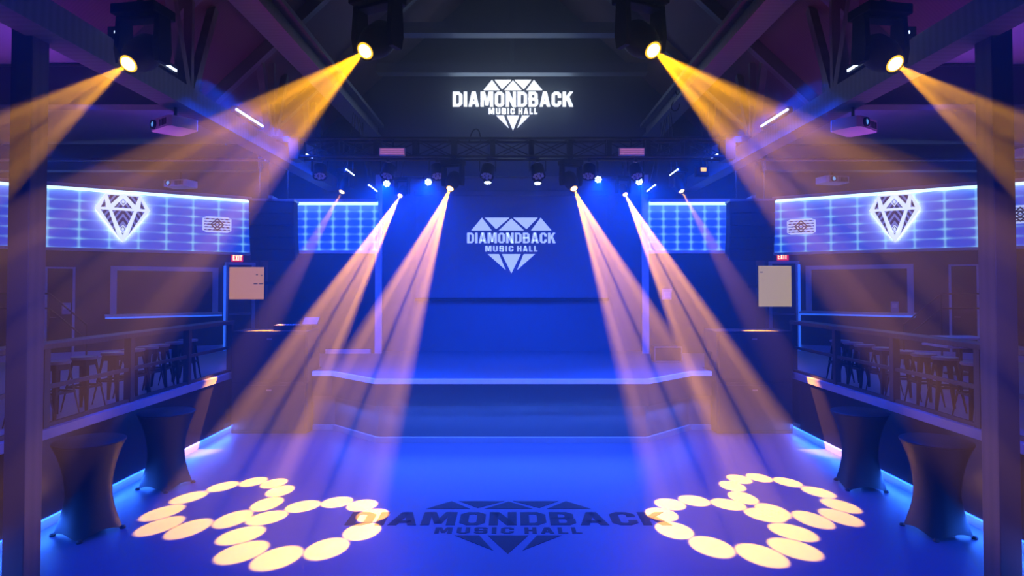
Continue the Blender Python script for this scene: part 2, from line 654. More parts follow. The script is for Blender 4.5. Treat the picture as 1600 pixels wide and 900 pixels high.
# roof boards and aisle ceilings
bm = new()
for s in (-1, 1):
    a = [(0, RIDGE), (s * 5.75, roof_z(5.75)), (s * 5.75, roof_z(5.75) + 0.15), (0, RIDGE + 0.15)]
    prism(bm, a, -8, 16.6)
struct('ceiling', bm, 'roof')
for s in (-1, 1):
    bm = new()
    xs = sorted((s * 5.5, s * 14.6))
    prism(bm, [(s * 5.55, 6.25), (s * 14.6, 6.05), (s * 14.6, 6.2), (s * 5.55, 6.4)], -8, 19)
    struct('ceiling_%s_aisle' % SIDE[s], bm, 'aisle')

# roof timbers
for s in (-1, 1):
    for yy in (9.0, 11.4, 13.9):
        bm = new()
        bar(bm, (s * 0.1, yy, RIDGE - 0.2), (s * 5.5, yy, roof_z(5.5) - 0.12), 0.16, 0.22, up=(s * 0.68, 0, 0.72))
        struct('beam_rafter', bm, 'beam')
    # inner long beam: steel-like section with two flanges
    bm = new()
    cx = s * 3.5
    box(bm, (cx - 0.20, -7, 6.62), (cx + 0.20, 16.4, 6.70))
    box(bm, (cx - 0.05, -7, 6.70), (cx + 0.05, 16.4, 6.98))
    box(bm, (cx - 0.20, -7, 6.98), (cx + 0.20, 16.4, 7.06))
    struct('beam_inner', bm, 'beam')
    # outer long beam with struts
    bm = new()
    xs = sorted((s * 4.42, s * 4.74))
    box(bm, (xs[0], -7, 5.34), (xs[1], 16.4, 5.64))
    struct('beam_outer', bm, 'beam')
    for yy in (8.95, 12.05, 14.6):
        for tx, ty, w in ((0, 0, 0.07), (0.0, -0.62, 0.12), (0.0, 0.72, 0.12)):
            bm = new()
            x0 = s * 4.56
            bar(bm, (x0, yy + ty * 0.12, 5.64), (x0 + tx * s, yy + ty, roof_z(4.56) - 0.02), w, 0.12, up=(1, 0, 0))
            struct('beam_strut', bm, 'beam')
# collar ties and king posts across the nave
for yy, py, hw in ((13.9, 45, 3.4), (15.6, 107, 3.3)):
    z = at(800, py, yy).z
    bm = new()
    box(bm, (-hw, yy - 0.1, z - 0.11), (hw, yy + 0.1, z + 0.11))
    box(bm, (-hw, yy - 0.14, z - 0.15), (hw, yy + 0.14, z - 0.11))
    struct('beam_tie', bm, 'beam')
z = at(800, 45, 13.9).z
bm = new()
box(bm, (-0.06, 13.82, z + 0.11), (0.06, 13.98, RIDGE - 0.1))
struct('beam_king_post', bm, 'beam')
z2, z3 = at(800, 107, 15.6).z, at(800, 45, 15.6).z
bm = new()
box(bm, (-0.05, 15.53, z2 + 0.11), (0.05, 15.67, RIDGE - 0.1))
struct('beam_king_post', bm, 'beam')
# cross beams in the aisles
for s in (-1, 1):
    for yy, z0, z1 in ((9.6, 5.62, 6.2), (14.3, 5.5, 6.05)):
        bm = new()
        xs = sorted((s * (4.74 if yy < 12 else 5.65), s * 13.2))
        box(bm, (xs[0], yy - 0.12, z0), (xs[1], yy + 0.12, z1))
        box(bm, (xs[0], yy - 0.17, z0 - 0.03), (xs[1], yy + 0.12, z0))
        box(bm, (xs[0], yy - 0.15, z1 - 0.03), (xs[1], yy - 0.12, z1))
        struct('beam_aisle', bm, 'darkwall')
    bm = new()
    box(bm, (min(s * 4.74, s * 12), 12.2, 5.3), (max(s * 4.74, s * 12), 12.26, 5.34))
    struct('beam_conduit', bm, 'steel')
    # posts at the two sides of the frame
    bm = new()
    xs = sorted((s * 4.67, s * 4.88))
    box(bm, (xs[0], 6.18, 0), (xs[1], 6.41, roof_z(4.67)), bev=0.008)
    struct('column_%s' % SIDE[s], bm, 'post')

# doors, windows on the angled walls
WN = [1]


def wall_frame(s, name, px0, px1, py0, py1, w, depth, m_frame, inner, sides='LRTB', inset=0.03):
    mtx = wall_mtx(s, (px0 + px1) / 2)
    inv = mtx.inverted()
    xs, zs = [], []
    for px, py in ((px0, py0), (px1, py0), (px0, py1), (px1, py1)):
        p = inv @ wall_pt(s, px, py)
        xs.append(p.x)
        zs.append(p.z)
    x0, x1 = (xs[0] + xs[2]) / 2, (xs[1] + xs[3]) / 2
    z1, z0 = (zs[0] + zs[1]) / 2, (zs[2] + zs[3]) / 2
    bm = new()
    box(bm, (x0, -0.012, z0), (x1, -0.002, z1))
    o = obj(name, bm, inner)
    o['kind'] = 'structure'
    o.matrix_world = mtx
    bm = new()
    if 'L' in sides:
        box(bm, (x0, -depth, z0), (x0 + w, 0, z1))
    if 'R' in sides:
        box(bm, (x1 - w, -depth, z0), (x1, 0, z1))
    if 'T' in sides:
        box(bm, (x0, -depth - 0.002, z1 - w * 0.8), (x1, 0, z1))
    if 'B' in sides:
        box(bm, (x0, -depth - 0.002, z0), (x1, 0, z0 + w * 0.8))
    obj('frame', bm, m_frame, o)
    return o, mtx, (x0, x1, z0, z1)


for s in (-1, 1):
    def X(d):
        return 800 + s * d
    k = 0 if s < 0 else 1
    pa, pb = sorted((X(628), X(460)))
    o, mtx, (x0, x1, z0, z1) = wall_frame(s, 'window_%d' % (k + 1), pa, pb, 417 - 3 * k, 492 - 2 * k, 0.14, 0.10, 'trim', 'glass', 'LRT')
    bm = new()
    box(bm, (x0 - 0.12, -0.42, z0 - 0.02), (x1 + 0.05, 0, z0 + 0.05), bev=0.01)
    obj('sill', bm, 'trim', o)
    bm = new()
    box(bm, (x0 - 0.11, -0.43, z0 - 0.05), (x1 + 0.04, -0.40, z0 - 0.012))
    sill_glow = obj('glow_edge', bm, 'kicktape', o)  # emissive strip added so the sill edge shows bright blue
    # plain door far along the wall: dark leaf, pale casing
    pa, pb = sorted((X(731), X(683)))
    o, mtx, (x0, x1, z0, z1) = wall_frame(s, 'door_%d' % (k + 1), pa, pb, 417 - 4 * k, 560, 0.055, 0.05, 'trim', 'darkwall', 'LRT' if s > 0 else 'LRT')
    bm = new()
    hx = x0 + 0.12
    tube(bm, (hx, -0.05, z0 + 1.0), (hx + 0.12, -0.05, z0 + 1.0), 0.012)
    tube(bm, (hx, -0.05, z0 + 1.0), (hx, 0.0, z0 + 1.0), 0.015)
    obj('handle', bm, 'steel', o)
    # exit door by the stage corner
    pa, pb = sorted((X(450), X(402)))
    o, mtx, (x0, x1, z0, z1) = wall_frame(s, 'door_%d' % (k + 3), pa, pb, 410 - k * 2, 548, 0.09, 0.06, 'trim', 'darkwall', 'LRT')
    bm = new()
    box(bm, (x0 + 0.12, -0.08, z0 + 1.0), (x1 - 0.12, -0.02, z0 + 1.06))
    obj('push_bar', bm, 'steel', o)
    bm = new()
    xj = x0 if s < 0 else x1
    box(bm, (xj - 0.03, -0.075, z0), (xj + 0.03, -0.062, z1 - 0.1))
    obj('glow_edge', bm, 'kicktape', o)  # emissive strip added to brighten the outer jamb

# ------------------------------------------------------------------ stage
ST = 1.18
stage = thing('stage', 'low black stage with splayed front corners and a pale lip', 'stage', (0, 11.86, 0))
off = Matrix.Translation((0, -11.86, 0))


def local_slab(name, pts, z0, z1, m, parent):
    bm = new()
    slab(bm, [(x, y - 11.86) for x, y in pts], z0, z1)
    return obj(name, bm, m, parent)


front = [(-4.02, 12.93), (-3.62, 12.93), (-2.53, 11.86), (2.53, 11.86), (3.62, 12.93), (4.02, 12.93)]
local_slab('deck', front + [(4.02, 13.62), (5.58, 13.62), (5.58, 16.4), (3.42, 16.4), (3.42, 17.0), (-3.42, 17.0), (-3.42, 16.4), (-5.58, 16.4), (-5.58, 13.62), (-4.02, 13.62)], 1.10, ST, 'deck', stage)


def offset_front(d):
    """Front outline moved back by d."""
    c = d * 0.414
    return [(-4.02, 12.93 + d), (-3.62 + c * 0.9, 12.93 + d), (-2.53 + c, 11.86 + d), (2.53 - c, 11.86 + d), (3.62 - c * 0.9, 12.93 + d), (4.02, 12.93 + d)]


def band(pts_out, pts_in, z0, z1, name, m):
    bm = new()
    slab(bm, [(x, y - 11.86) for x, y in pts_out + pts_in[::-1]], z0, z1)
    return obj(name, bm, m, stage)


band(offset_front(-0.02), offset_front(0.04), 1.095, 1.185, 'lip', 'lip_glow')
band(offset_front(0.0), offset_front(0.10), 0.69, 1.098, 'fascia', 'fascia')
band(offset_front(0.10), offset_front(0.20), 0.10, 0.69, 'kick_panel', 'kick')
band(offset_front(0.04), offset_front(0.20), 0.0, 0.10, 'base_trim', 'curb')

# ------------------------------------------------------------------ block lettering
S = 0.215


def rr(x0, y0, x1, y1, c):
    """Octagon outline with chamfers c = (bl, br, tr, tl)."""
    a, b, d, e = [max(v, 0.002) for v in c]
    return [(x0 + a, y0), (x1 - b, y0), (x1, y0 + b), (x1, y1 - d), (x1 - d, y1), (x0 + e, y1), (x0, y1 - e), (x0, y0 + a)]


def ringp(o, i, skip=()):
    out = []
    for k in range(8):
        if k in skip:
            continue
        j = (k + 1) % 8
        out.append([o[k], o[j], i[j], i[k]])
    return out


def R4(x0, y0, x1, y1):
    return [(x0, y0), (x1, y0), (x1, y1), (x0, y1)]


def glyph(ch, w=0.62):
    s = S
    if ch == 'I':
        return [R4(0, 0, s, 1)], s
    if ch == 'D':
        return ringp(rr(0, 0, w, 1, (0, .2, .2, 0)), rr(s, s * .8, w - s, 1 - s * .8, (0, .06, .06, 0))), w
    if ch == 'O':
        return ringp(rr(0, 0, w, 1, (.18,) * 4), rr(s, s * .8, w - s, 1 - s * .8, (.05,) * 4)), w
    if ch == 'U':
        return ringp(rr(0, 0, w, 1, (.18, .18, 0, 0)), rr(s, s * .8, w - s, 1.0, (.05, .05, 0, 0)), skip=(4,)), w
    if ch == 'C':
        o, i = rr(0, 0, w, 1, (.18,) * 4), rr(s, s * .8, w - s, 1 - s * .8, (.05,) * 4)
        return ringp(o, i, skip=(2,)) + [R4(w - s, .18, w, .38), R4(w - s, .62, w, .82)], w
    if ch == 'B':
        t = s * .75
        a = ringp(rr(0, 0, w, .56, (0, .16, .1, 0)), rr(s, t, w - s, .56 - t * .7, (0, .04, .04, 0)))
        b = ringp(rr(0, .46, w - .03, 1, (0, .1, .16, 0)), rr(s, .46 + t * .7, w - s - .03, 1 - t, (0, .04, .04, 0)))
        return a + b, w
    if ch == 'A':
        w = .68
        return [[(0, 0), (s, 0), (.42, 1), (.21, 1)], [(w, 0), (w - s, 0), (w - .42, 1), (w - .21, 1)], R4(.16, .18, w - .16, .36)], w
    if ch == 'M':
        w = .82
        return [R4(0, 0, s, 1), R4(w - s, 0, w, 1), [(s * .6, 1), (s + .08, 1), (w / 2 + .09, .12), (w / 2 - .09, .12)], [(w - s * .6, 1), (w - s - .08, 1), (w / 2 - .09, .12), (w / 2 + .09, .12)]], w
    if ch == 'N':
        w = .66
        return [R4(0, 0, s, 1), R4(w - s, 0, w, 1), [(0, 1), (s + .02, 1), (w, 0), (w - s - .02, 0)]], w
    if ch == 'K':
        w = .68
        return [R4(0, 0, s, 1), [(s, .38), (s, .68), (w - .24, 1), (w - .01, 1)], [(s + .05, .5), (s + .2, .68), (w, 0), (w - .25, 0)]], w
    if ch == 'S':
        t = s * .8
        return [R4(.08, 1 - t, w - .08, 1), R4(.08, .41, w - .08, .41 + t), R4(.08, 0, w - .08, t),
                [(0, .5), (.1, .41), (s, .41), (s, 1), (.1, 1), (0, .9)], [(w, .5), (w - .1, .59), (w - s, .59), (w - s, 0), (w - .1, 0), (w, .1)],
                R4(w - s, .70, w, .90), R4(0, .10, s, .30)], w
    if ch == 'H':
        return [R4(0, 0, s, 1), R4(w - s, 0, w, 1), R4(s, .4, w - s, .6)], w
    if ch == 'L':
        w = .5
        return [R4(0, 0, s, 1), R4(s, 0, w, s * .85)], w
    if ch == 'E':
        w = .5
        return [R4(0, 0, s, 1), R4(s, 0, w, .19), R4(s, .41, w - .04, .59), R4(s, .81, w, 1)], w
    if ch == 'T':
        w = .56
        return [R4(0, .8, w, 1), R4(w / 2 - s / 2, 0, w / 2 + s / 2, .8)], w
    if ch == 'X':
        w = .64
        return [[(0, 0), (.22, 0), (w, 1), (w - .22, 1)], [(w, 0), (w - .22, 0), (0, 1), (.22, 1)]], w
    return [], .3


def word_polys(text, x0, x1, z0, z1, gap=0.09):
    polys, x = [], 0.0
    for ch in text:
        g, w = glyph(ch)
        polys += [[(p[0] + x, p[1]) for p in q] for q in g]
        x += w + gap
    tot = x - gap
    return [[(x0 + p[0] / tot * (x1 - x0), z0 + p[1] * (z1 - z0)) for p in q] for q in polys]


def gem_polys(base, top, zb, zt, pav, zp, za, g):
    """Crown of five facets and pavilion of three, centred on x = 0."""
    d = base - top
    cr = [[(-base, zb), (-base + d + (base - top) * .9, zb), (-top, zt)],
          [(-top + g, zt), (-g * .6, zt), (-top * .52, zb + (zt - zb) * .10)],
          [(-top * .52 + g * .9, zb), (top * .52 - g * .9, zb), (0, zt - (zt - zb) * .06)],
          [(top - g, zt), (g * .6, zt), (top * .52, zb + (zt - zb) * .10)],
          [(base, zb), (base - d - (base - top) * .9, zb), (top, zt)]]
    hp = zp - za
    pv = [[(-pav, zp), (-pav * .46 - g * .5, zp), (-pav * .18 - g * .5, za + hp * .17)],
          [(-pav * .46 + g * .5, zp), (pav * .46 - g * .5, zp), (0, za)],
          [(pav, zp), (pav * .46 + g * .5, zp), (pav * .18 + g * .5, za + hp * .17)]]
    return cr, pv


def logo(parent_name, label, cat, mtx, m, dims, y0, y1):
    """dims in metres: text half width, text z, music half width, music z, gem sizes."""
    t = thing(parent_name, label, cat)
    t.matrix_world = mtx
    bm = new()
    for q in word_polys('DIAMONDBACK', -dims['tw'], dims['tw'], dims['t0'], dims['t1']):
        prism(bm, q, y0, y1)
    obj('name_lettering', bm, m, t)
    W = dims['mw']
    for word, wa, wb in (('MUSIC', -W, W * 0.08), ('HALL', W * 0.22, W)):
        bm = new()
        for q in word_polys(word, wa, wb, dims['m0'], dims['m1'], gap=0.2):
            prism(bm, q, y0, y1)
        obj('small_lettering', bm, m, t)
    cr, pv = gem_polys(*dims['gem'])
    bm = new()
    for q in cr:
        prism(bm, q, y0, y1)
    obj('gem_crown', bm, m, t)
    bm = new()
    for q in pv:
        prism(bm, q, y0, y1)
    obj('gem_point', bm, m, t)
    return t


def dims_from_px(Y, cx, ymid, tw, t0, t1, mw, m0, m1, base, top, yb, yt, pav, yp, ya, g):
    k = Y / F
    c = at(cx, ymid, Y)

    def zz(y):
        return at(cx, y, Y).z - c.z
    return c, dict(tw=tw * k, t0=zz(t0), t1=zz(t1), mw=mw * k, m0=zz(m0), m1=zz(m1), gem=(base * k, top * k, zz(yb), zz(yt), pav * k, zz(yp), zz(ya), g * k))


c, d = dims_from_px(16.33, 801.5, 165, 95, 166, 143, 38.5, 177.5, 168.8, 46, 33, 140, 124.5, 26, 180.3, 203, 4.5)
logo('wall_sign', 'bright white gem and lettering sign high on the gable above the truss', 'sign', Matrix.Translation((c.x, 16.36, c.z)), 'signwhite', d, -0.03, 0.03)
area('sign_glow', (0, 16.15, c.z), (0, -1, 0), 3.0, 1.0, 22, (0.45, 0.68, 1.0))

# projection screen on the alcove wall with the projected logo, its light put into emissive lettering
p0, p1 = at(650, 306, 16.9), at(950, 465, 16.9)
scr = thing('projection_screen', 'wide projection screen on the wall at the back of the stage', 'screen', (0, 16.95, p1.z))
bm = new()
box(bm, (p0.x, -0.02, 0), (p1.x, 0.0, p0.z - p1.z))
obj('fabric', bm, 'screen', scr)
bm = new()
box(bm, (p0.x - 0.02, -0.05, -0.09), (p1.x + 0.02, 0.03, -0.01), bev=0.01)
obj('bottom_bar', bm, 'black', scr)
bm = new()
box(bm, (p0.x - 0.05, -0.06, p0.z - p1.z), (p1.x + 0.05, 0.04, p0.z - p1.z + 0.14), bev=0.02)
obj('case', bm, 'stagewall', scr)
c, d = dims_from_px(16.9, 799, 383, 69.5, 380, 363.5, 41, 393, 384, 63, 46, 360, 340, 37, 397, 427, 4.5)
logo('projected_logo', 'pale blue gem and lettering projected on the stage screen', 'logo', Matrix.Translation((c.x, 16.925, c.z)), 'screenlogo', d, -0.003, 0.003)

# emblem on the dance floor (built upright, laid flat)
cy = 7.75
d = dict(tw=1.99, t0=7.83 - cy, t1=8.28 - cy, mw=0.87, m0=7.57 - cy, m1=7.76 - cy, gem=(1.07, 0.77, 8.40 - cy, 8.70 - cy, 0.62, 7.51 - cy, 7.00 - cy, 0.10))
fl = Matrix.Translation((-0.045, cy, 0.0)) @ Matrix.Rotation(-PI / 2, 4, 'X')
logo('floor_emblem', 'dark gem and lettering print on the dance floor', 'floor logo', fl, 'decal', d, -0.003, -0.0005)

# ------------------------------------------------------------------ lit grid panels along the walls


def grid_panel(s, label, pxa, pxb, top, bot, mtx_px):
    """Panel on the angled wall between two pixel columns; top and bot heights in metres."""
    mtx = wall_mtx(s, mtx_px)
    inv = mtx.inverted()
    xa, xb = (inv @ wall_pt(s, pxa, 440)).x, (inv @ wall_pt(s, pxb, 440)).x
    o = thing('grid_light_panel', label, 'light panel', group='backlit grid panels')
    o.matrix_world = mtx
    panel_parts(o, xa, xb, top, bot)
    return o, mtx


def panel_parts(o, xa, xb, top, bot, slant=(0, 0), face='grid'):
    bm = new()
    prism(bm, [(xa + slant[0], bot), (xb + slant[1], bot), (xb, top), (xa, top)], -0.16, -0.01)
    obj('panel', bm, face, o)
    bm = new()
    box(bm, (xa, -0.34, top), (xb, -0.01, top + 0.06))
    box(bm, (xa, -0.34, top - 0.03), (xb, -0.32, top))
    obj('top_ledge', bm, 'trim', o)
    bm = new()
    box(bm, (xa + 0.01, -0.31, top - 0.085), (xb - 0.01, -0.17, top - 0.01))
    obj('led_tape', bm, 'tape', o)
    bm = new()
    box(bm, (xa + slant[0], -0.24, bot - 0.07), (xb + slant[1], -0.01, bot))
    obj('bottom_ledge', bm, 'trim', o)


PT, PB = 5.32, 3.83
for s in (-1, 1):
    xs = sorted((800 + s * 838, 800 + s * 412))
    o, mtx = grid_panel(s, 'long backlit blue grid panel with a big gem emblem on the %s wall' % SIDE[s], xs[0], xs[1], PT, PB, 800 + s * 461)
    a, b = wall_pt(s, xs[0], 440), wall_pt(s, xs[1], 440)
    n = PW[s][2]
    strip_light('panel_tape_light', Vector((a.x, a.y, PT - 0.1)) + n * 0.27, Vector((b.x, b.y, PT - 0.1)) + n * 0.27, (-n.x * 0.55, -n.y * 0.55, -1), 0.06, 9, (0.25, 0.55, 1.0))
    # middle panel on the flank wall
    pa, pb = sorted((800 + s * 345, 800 + s * (208 if s < 0 else 213)))
    xa, xb = at(pa, 350, 16.3).x, at(pb, 350, 16.3).x
    o = thing('grid_light_panel', 'small backlit blue grid panel on the wall beside the stage, %s of the screen' % SIDE[s], 'light panel', (0, 16.4, 0), group='backlit grid panels')
    panel_parts(o, xa, xb, 5.04, 3.80, (0.14 if s < 0 else 0, -0.14 if s > 0 else 0), 'finegrid')
    strip_light('panel_tape_light', (xa, 16.13, 4.92), (xb, 16.13, 4.92), (0, 0.55, -1), 0.06, 3, (0.25, 0.55, 1.0))

# gem emblems with a halo, small lattice emblems
for s in (-1, 1):
    px = 190 if s < 0 else 1400
    mtx = wall_mtx(s, px, 0.16)
    inv = mtx.inverted()

    def lp(dx, y):
        p = inv @ wall_pt(s, px + dx, y, 0.16)
        return (p.x, p.z)
    hw = 43 if s < 0 else 40
    g = (lp(hw, 340)[0] - lp(-hw, 340)[0]) / 2
    tp = g * 0.64
    zt, zg, za = lp(0, 305)[1], lp(0, 328)[1], lp(0, 379)[1]
    mtx = mtx.copy()
    zc = zg
    mtx.translation.z = zc
    zt, zg, za = zt - zc, 0.0, za - zc
    o = thing('gem_emblem', 'halo-lit gem emblem with pinstriped facets on the %s grid panel' % SIDE[s], 'emblem', group='halo-lit gem emblems')
    o.matrix_world = mtx
    out = [(-g, zg), (-tp, zt), (tp, zt), (g, zg), (0, za)]
    bm = new()
    prism(bm, out, -0.16, -0.09)
    obj('outline_plate', bm, 'outline', o)
    bm = new()
    prism(bm, [(x * 0.93, z * 0.93 - 0.02) for x, z in out], -0.085, -0.075)
    obj('halo_light', bm, 'halo', o)
    w = 0.055
    cells = [
        [(-g + 2.2 * w, zg + w * .6), (-g * .52 - w, zg + w * .6), (-tp - w * .2, zt - 2.4 * w)],
        [(-tp + w * .8, zt - w * .6), (-w * 1.4, zt - w * .6), (-g * .44, zg + 2.2 * w)],
        [(-g * .42 + w, zg + w * .6), (g * .42 - w, zg + w * .6), (0, zt - 1.4 * w)],
        [(tp - w * .8, zt - w * .6), (w * 1.4, zt - w * .6), (g * .44, zg + 2.2 * w)],
        [(g - 2.2 * w, zg + w * .6), (g * .52 + w, zg + w * .6), (tp + w * .2, zt - 2.4 * w)],
        [(-g + 2.2 * w, zg - w * .6), (-g * .46 - w * .6, zg - w * .6), (-g * .13 - w * .8, za * .78)],
        [(-g * .46 + w * .7, zg - w * .6), (g * .46 - w * .7, zg - w * .6), (0, za + 3.2 * w)],
        [(g - 2.2 * w, zg - w * .6), (g * .46 + w * .6, zg - w * .6), (g * .13 + w * .8, za * .78)],
    ]
    for q in cells:
        bm = new()
        prism(bm, q, -0.185, -0.155)
        obj('facet', bm, 'facet', o)
    for zc2, r in (((zt) * .5, 0.09), (za * .60, 0.085)):
        bm = new()
        for rr0, rr1 in ((r, r * .72), (r * .42, 0.0)):
            if rr1:
                o4 = [(0, -rr0 * 1.3), (rr0, 0), (0, rr0 * 1.3), (-rr0, 0)]
                i4 = [(0, -rr1 * 1.3), (rr1, 0), (0, rr1 * 1.3), (-rr1, 0)]
                for k in range(4):
                    j = (k + 1) % 4
                    prism(bm, [(p[0], p[1] + zc2) for p in (o4[k], o4[j], i4[j], i4[k])], -0.20, -0.186)
            else:
                prism(bm, [(p[0], p[1] + zc2) for p in ((0, -rr0 * 1.3), (rr0, 0), (0, rr0 * 1.3), (-rr0, 0))], -0.20, -0.186)
        obj('lozenge', bm, 'outline', o)


def lattice(s, px, py, hw_px, label):
    mtx = wall_mtx(s, px, 0.16)
    c = wall_pt(s, px, py, 0.16)
    mtx.translation.z = c.z
    k = (c - EYE).length / F * 1.0
    w, h = 0.36 * hw_px / 17.0, 0.21
    o = thing('lattice_emblem', label, 'emblem', group='small lattice emblems')
    o.matrix_world = mtx
    bm = new()
    prism(bm, [(-w, -h * .75), (-w, h * .75), (-w * .75, h), (w * .75, h), (w, h * .75), (w, -h * .75), (w * .75, -h), (-w * .75, -h)], -0.03, 0.0)
    obj('plate', bm, 'screenlogo', o)
    bm = new()
    for i in range(5):
        z = -h * .7 + i * h * .35
        box(bm, (-w * .9, -0.045, z - 0.018), (w * .9, -0.03, z + 0.018))
    obj('dark_bars', bm, 'facet', o)
    bm = new()
    for r0, r1 in ((0.18, 0.135), (0.09, 0.05)):
        o4 = [(0, -r0), (r0, 0), (0, r0), (-r0, 0)]
        i4 = [(0, -r1), (r1, 0), (0, r1), (-r1, 0)]
        for q in range(4):
            j = (q + 1) % 4
            prism(bm, [o4[q], o4[j], i4[j], i4[q]], -0.06, -0.045)
    obj('lozenge', bm, 'darkwall', o)


lattice(-1, 338, 351, 17, 'small lozenge emblem with bars, near the stage end of the left grid panel')
lattice(1, 1253, 354, 17, 'small lozenge emblem with bars, near the stage end of the right grid panel')
lattice(1, 1596, 335, 17, 'small lozenge emblem half hidden behind the right timber post')

# ------------------------------------------------------------------ exit signs, displays, wall plates
for s in (-1, 1):
    px, py = (370.5, 403) if s < 0 else (1223, 401)
    mtx = wall_mtx(s, px, 0.0)
    c = wall_pt(s, px, py, 0.05)
    mtx.translation = c
    o = thing('exit_sign', 'red lit exit sign over the door at the %s corner of the hall' % SIDE[s], 'exit sign', group='exit signs')
    o.matrix_world = mtx
    w, h = 0.15, 0.105
    bm = new()
    box(bm, (-w, -0.04, -h), (w, 0.045, h), bev=0.008)
    obj('housing', bm, 'exit', o)
    bm = new()
    for q in word_polys('EXIT', -w * .8, w * .8, -h * .68, h * .68, gap=.14):
        prism(bm, q, -0.046, -0.038)
    obj('lettering', bm, 'exitlet', o)

for s in (-1, 1):
    Y = 15.9
    if s < 0:
        p0, p1 = at(358.5, 417, Y), at(413, 468, Y)
    else:
        p0, p1 = at(1184, 415, Y), at(1237, 479.5, Y)
    cxx, w, h = (p0.x + p1.x) / 2, (p1.x - p0.x) / 2, (p0.z - p1.z)
    o = thing('display_screen', 'glowing %s display on a bracket beside the stage, below the %s exit sign' % ('orange-cream' if s < 0 else 'pale yellow', SIDE[s]), 'display', (cxx, Y, p1.z), group='corner displays')
    bm = new()
    box(bm, (-w, -0.01, 0), (w, 0.06, h), bev=0.006)
    obj('casing', bm, 'black', o)
    bm = new()
    box(bm, (-w + 0.008, -0.016, 0.008), (w - 0.008, -0.01, h - 0.008))
    obj('lit_face', bm, 'board' if s < 0 else 'board2', o)
    bm = new()
    rows = ((0.74, 0.90, 0.05), (0.76, 0.76, 0.06), (0.48, 0.70, 0.11), (0.48, 0.86, 0.11)) if s < 0 else ((0.84, 0.06, 0.08),)
    for zf, xf, wf in rows:
        box(bm, (-w + xf * 2 * w, -0.019, zf * h - 0.012), (min(-w + (xf + wf) * 2 * w, w - 0.01), -0.016, zf * h + 0.012))
    obj('small_print', bm, 'black', o)
    bm = new()
    bar(bm, (-s * w * 0.7, 0.05, h * 0.5), (-s * (w + 0.05), 0.46, h * 0.5), 0.05, 0.08)
    obj('bracket', bm, 'black', o)

for s, px, py in ((-1, 103.5, 482), (1, 1398.5, 479.5)):
    mtx = wall_mtx(s, px)
    c = wall_pt(s, px, py, 0.0)
    mtx.translation = c
    o = thing('wall_box', 'pale control box on the %s wall between the window and the plain door' % SIDE[s], 'wall box', group='wall control boxes')
    o.matrix_world = mtx
    bm = new()
    box(bm, (-0.09, -0.07, -0.14), (0.09, 0.0, 0.14), bev=0.01)
    obj('body', bm, 'lightbox', o)
    bm = new()
    box(bm, (-0.06, -0.076, -0.02), (0.06, -0.069, 0.09))
    obj('cover', bm, 'white', o)
p0, p1 = at(1034, 451, 16.38), at(1049, 468, 16.38)
o = thing('wall_box', 'small pale panel on the wall right of the stage trim', 'wall box', ((p0.x + p1.x) / 2, 16.4, p1.z))
bm = new()
w = (p1.x - p0.x) / 2
box(bm, (-w, -0.06, 0), (w, 0.0, p0.z - p1.z), bev=0.01)
obj('body', bm, 'lightbox', o)
bm = new()
box(bm, (-w * .7, -0.066, 0.05), (w * .7, -0.058, 0.2))
obj('cover', bm, 'white', o)

# ------------------------------------------------------------------ rails and stools on the terraces
for s in (-1, 1):
    o = thing('drink_rail', 'dark timber drink rail with posts along the edge of the %s terrace' % SIDE[s], 'railing', (s * 5.69, 9.5, CURBZ), group='terrace drink rails')
    bm = new()
    x = sorted((-s * 0.07, s * 0.24))
    box(bm, (x[0], -5.0, 0.95), (x[1], 3.5, 1.02), bev=0.008)
    obj('counter', bm, 'rail', o)
    bm = new()
    box(bm, (-0.025, -5.0, 0.46), (0.025, 3.5, 0.51))
    obj('middle_rail', bm, 'rail', o)
    bm = new()
    box(bm, (-0.03, -5.0, 0.0), (0.03, 3.5, 0.045))
    obj('bottom_rail', bm, 'rail', o)
    for yy in (6.1, 7.8, 9.55, 11.25, 12.95):
        bm = new()
        box(bm, (-0.05, yy - 9.5 - 0.05, 0), (0.05, yy - 9.5 + 0.05, 0.95))
        obj('post', bm, 'rail', o)


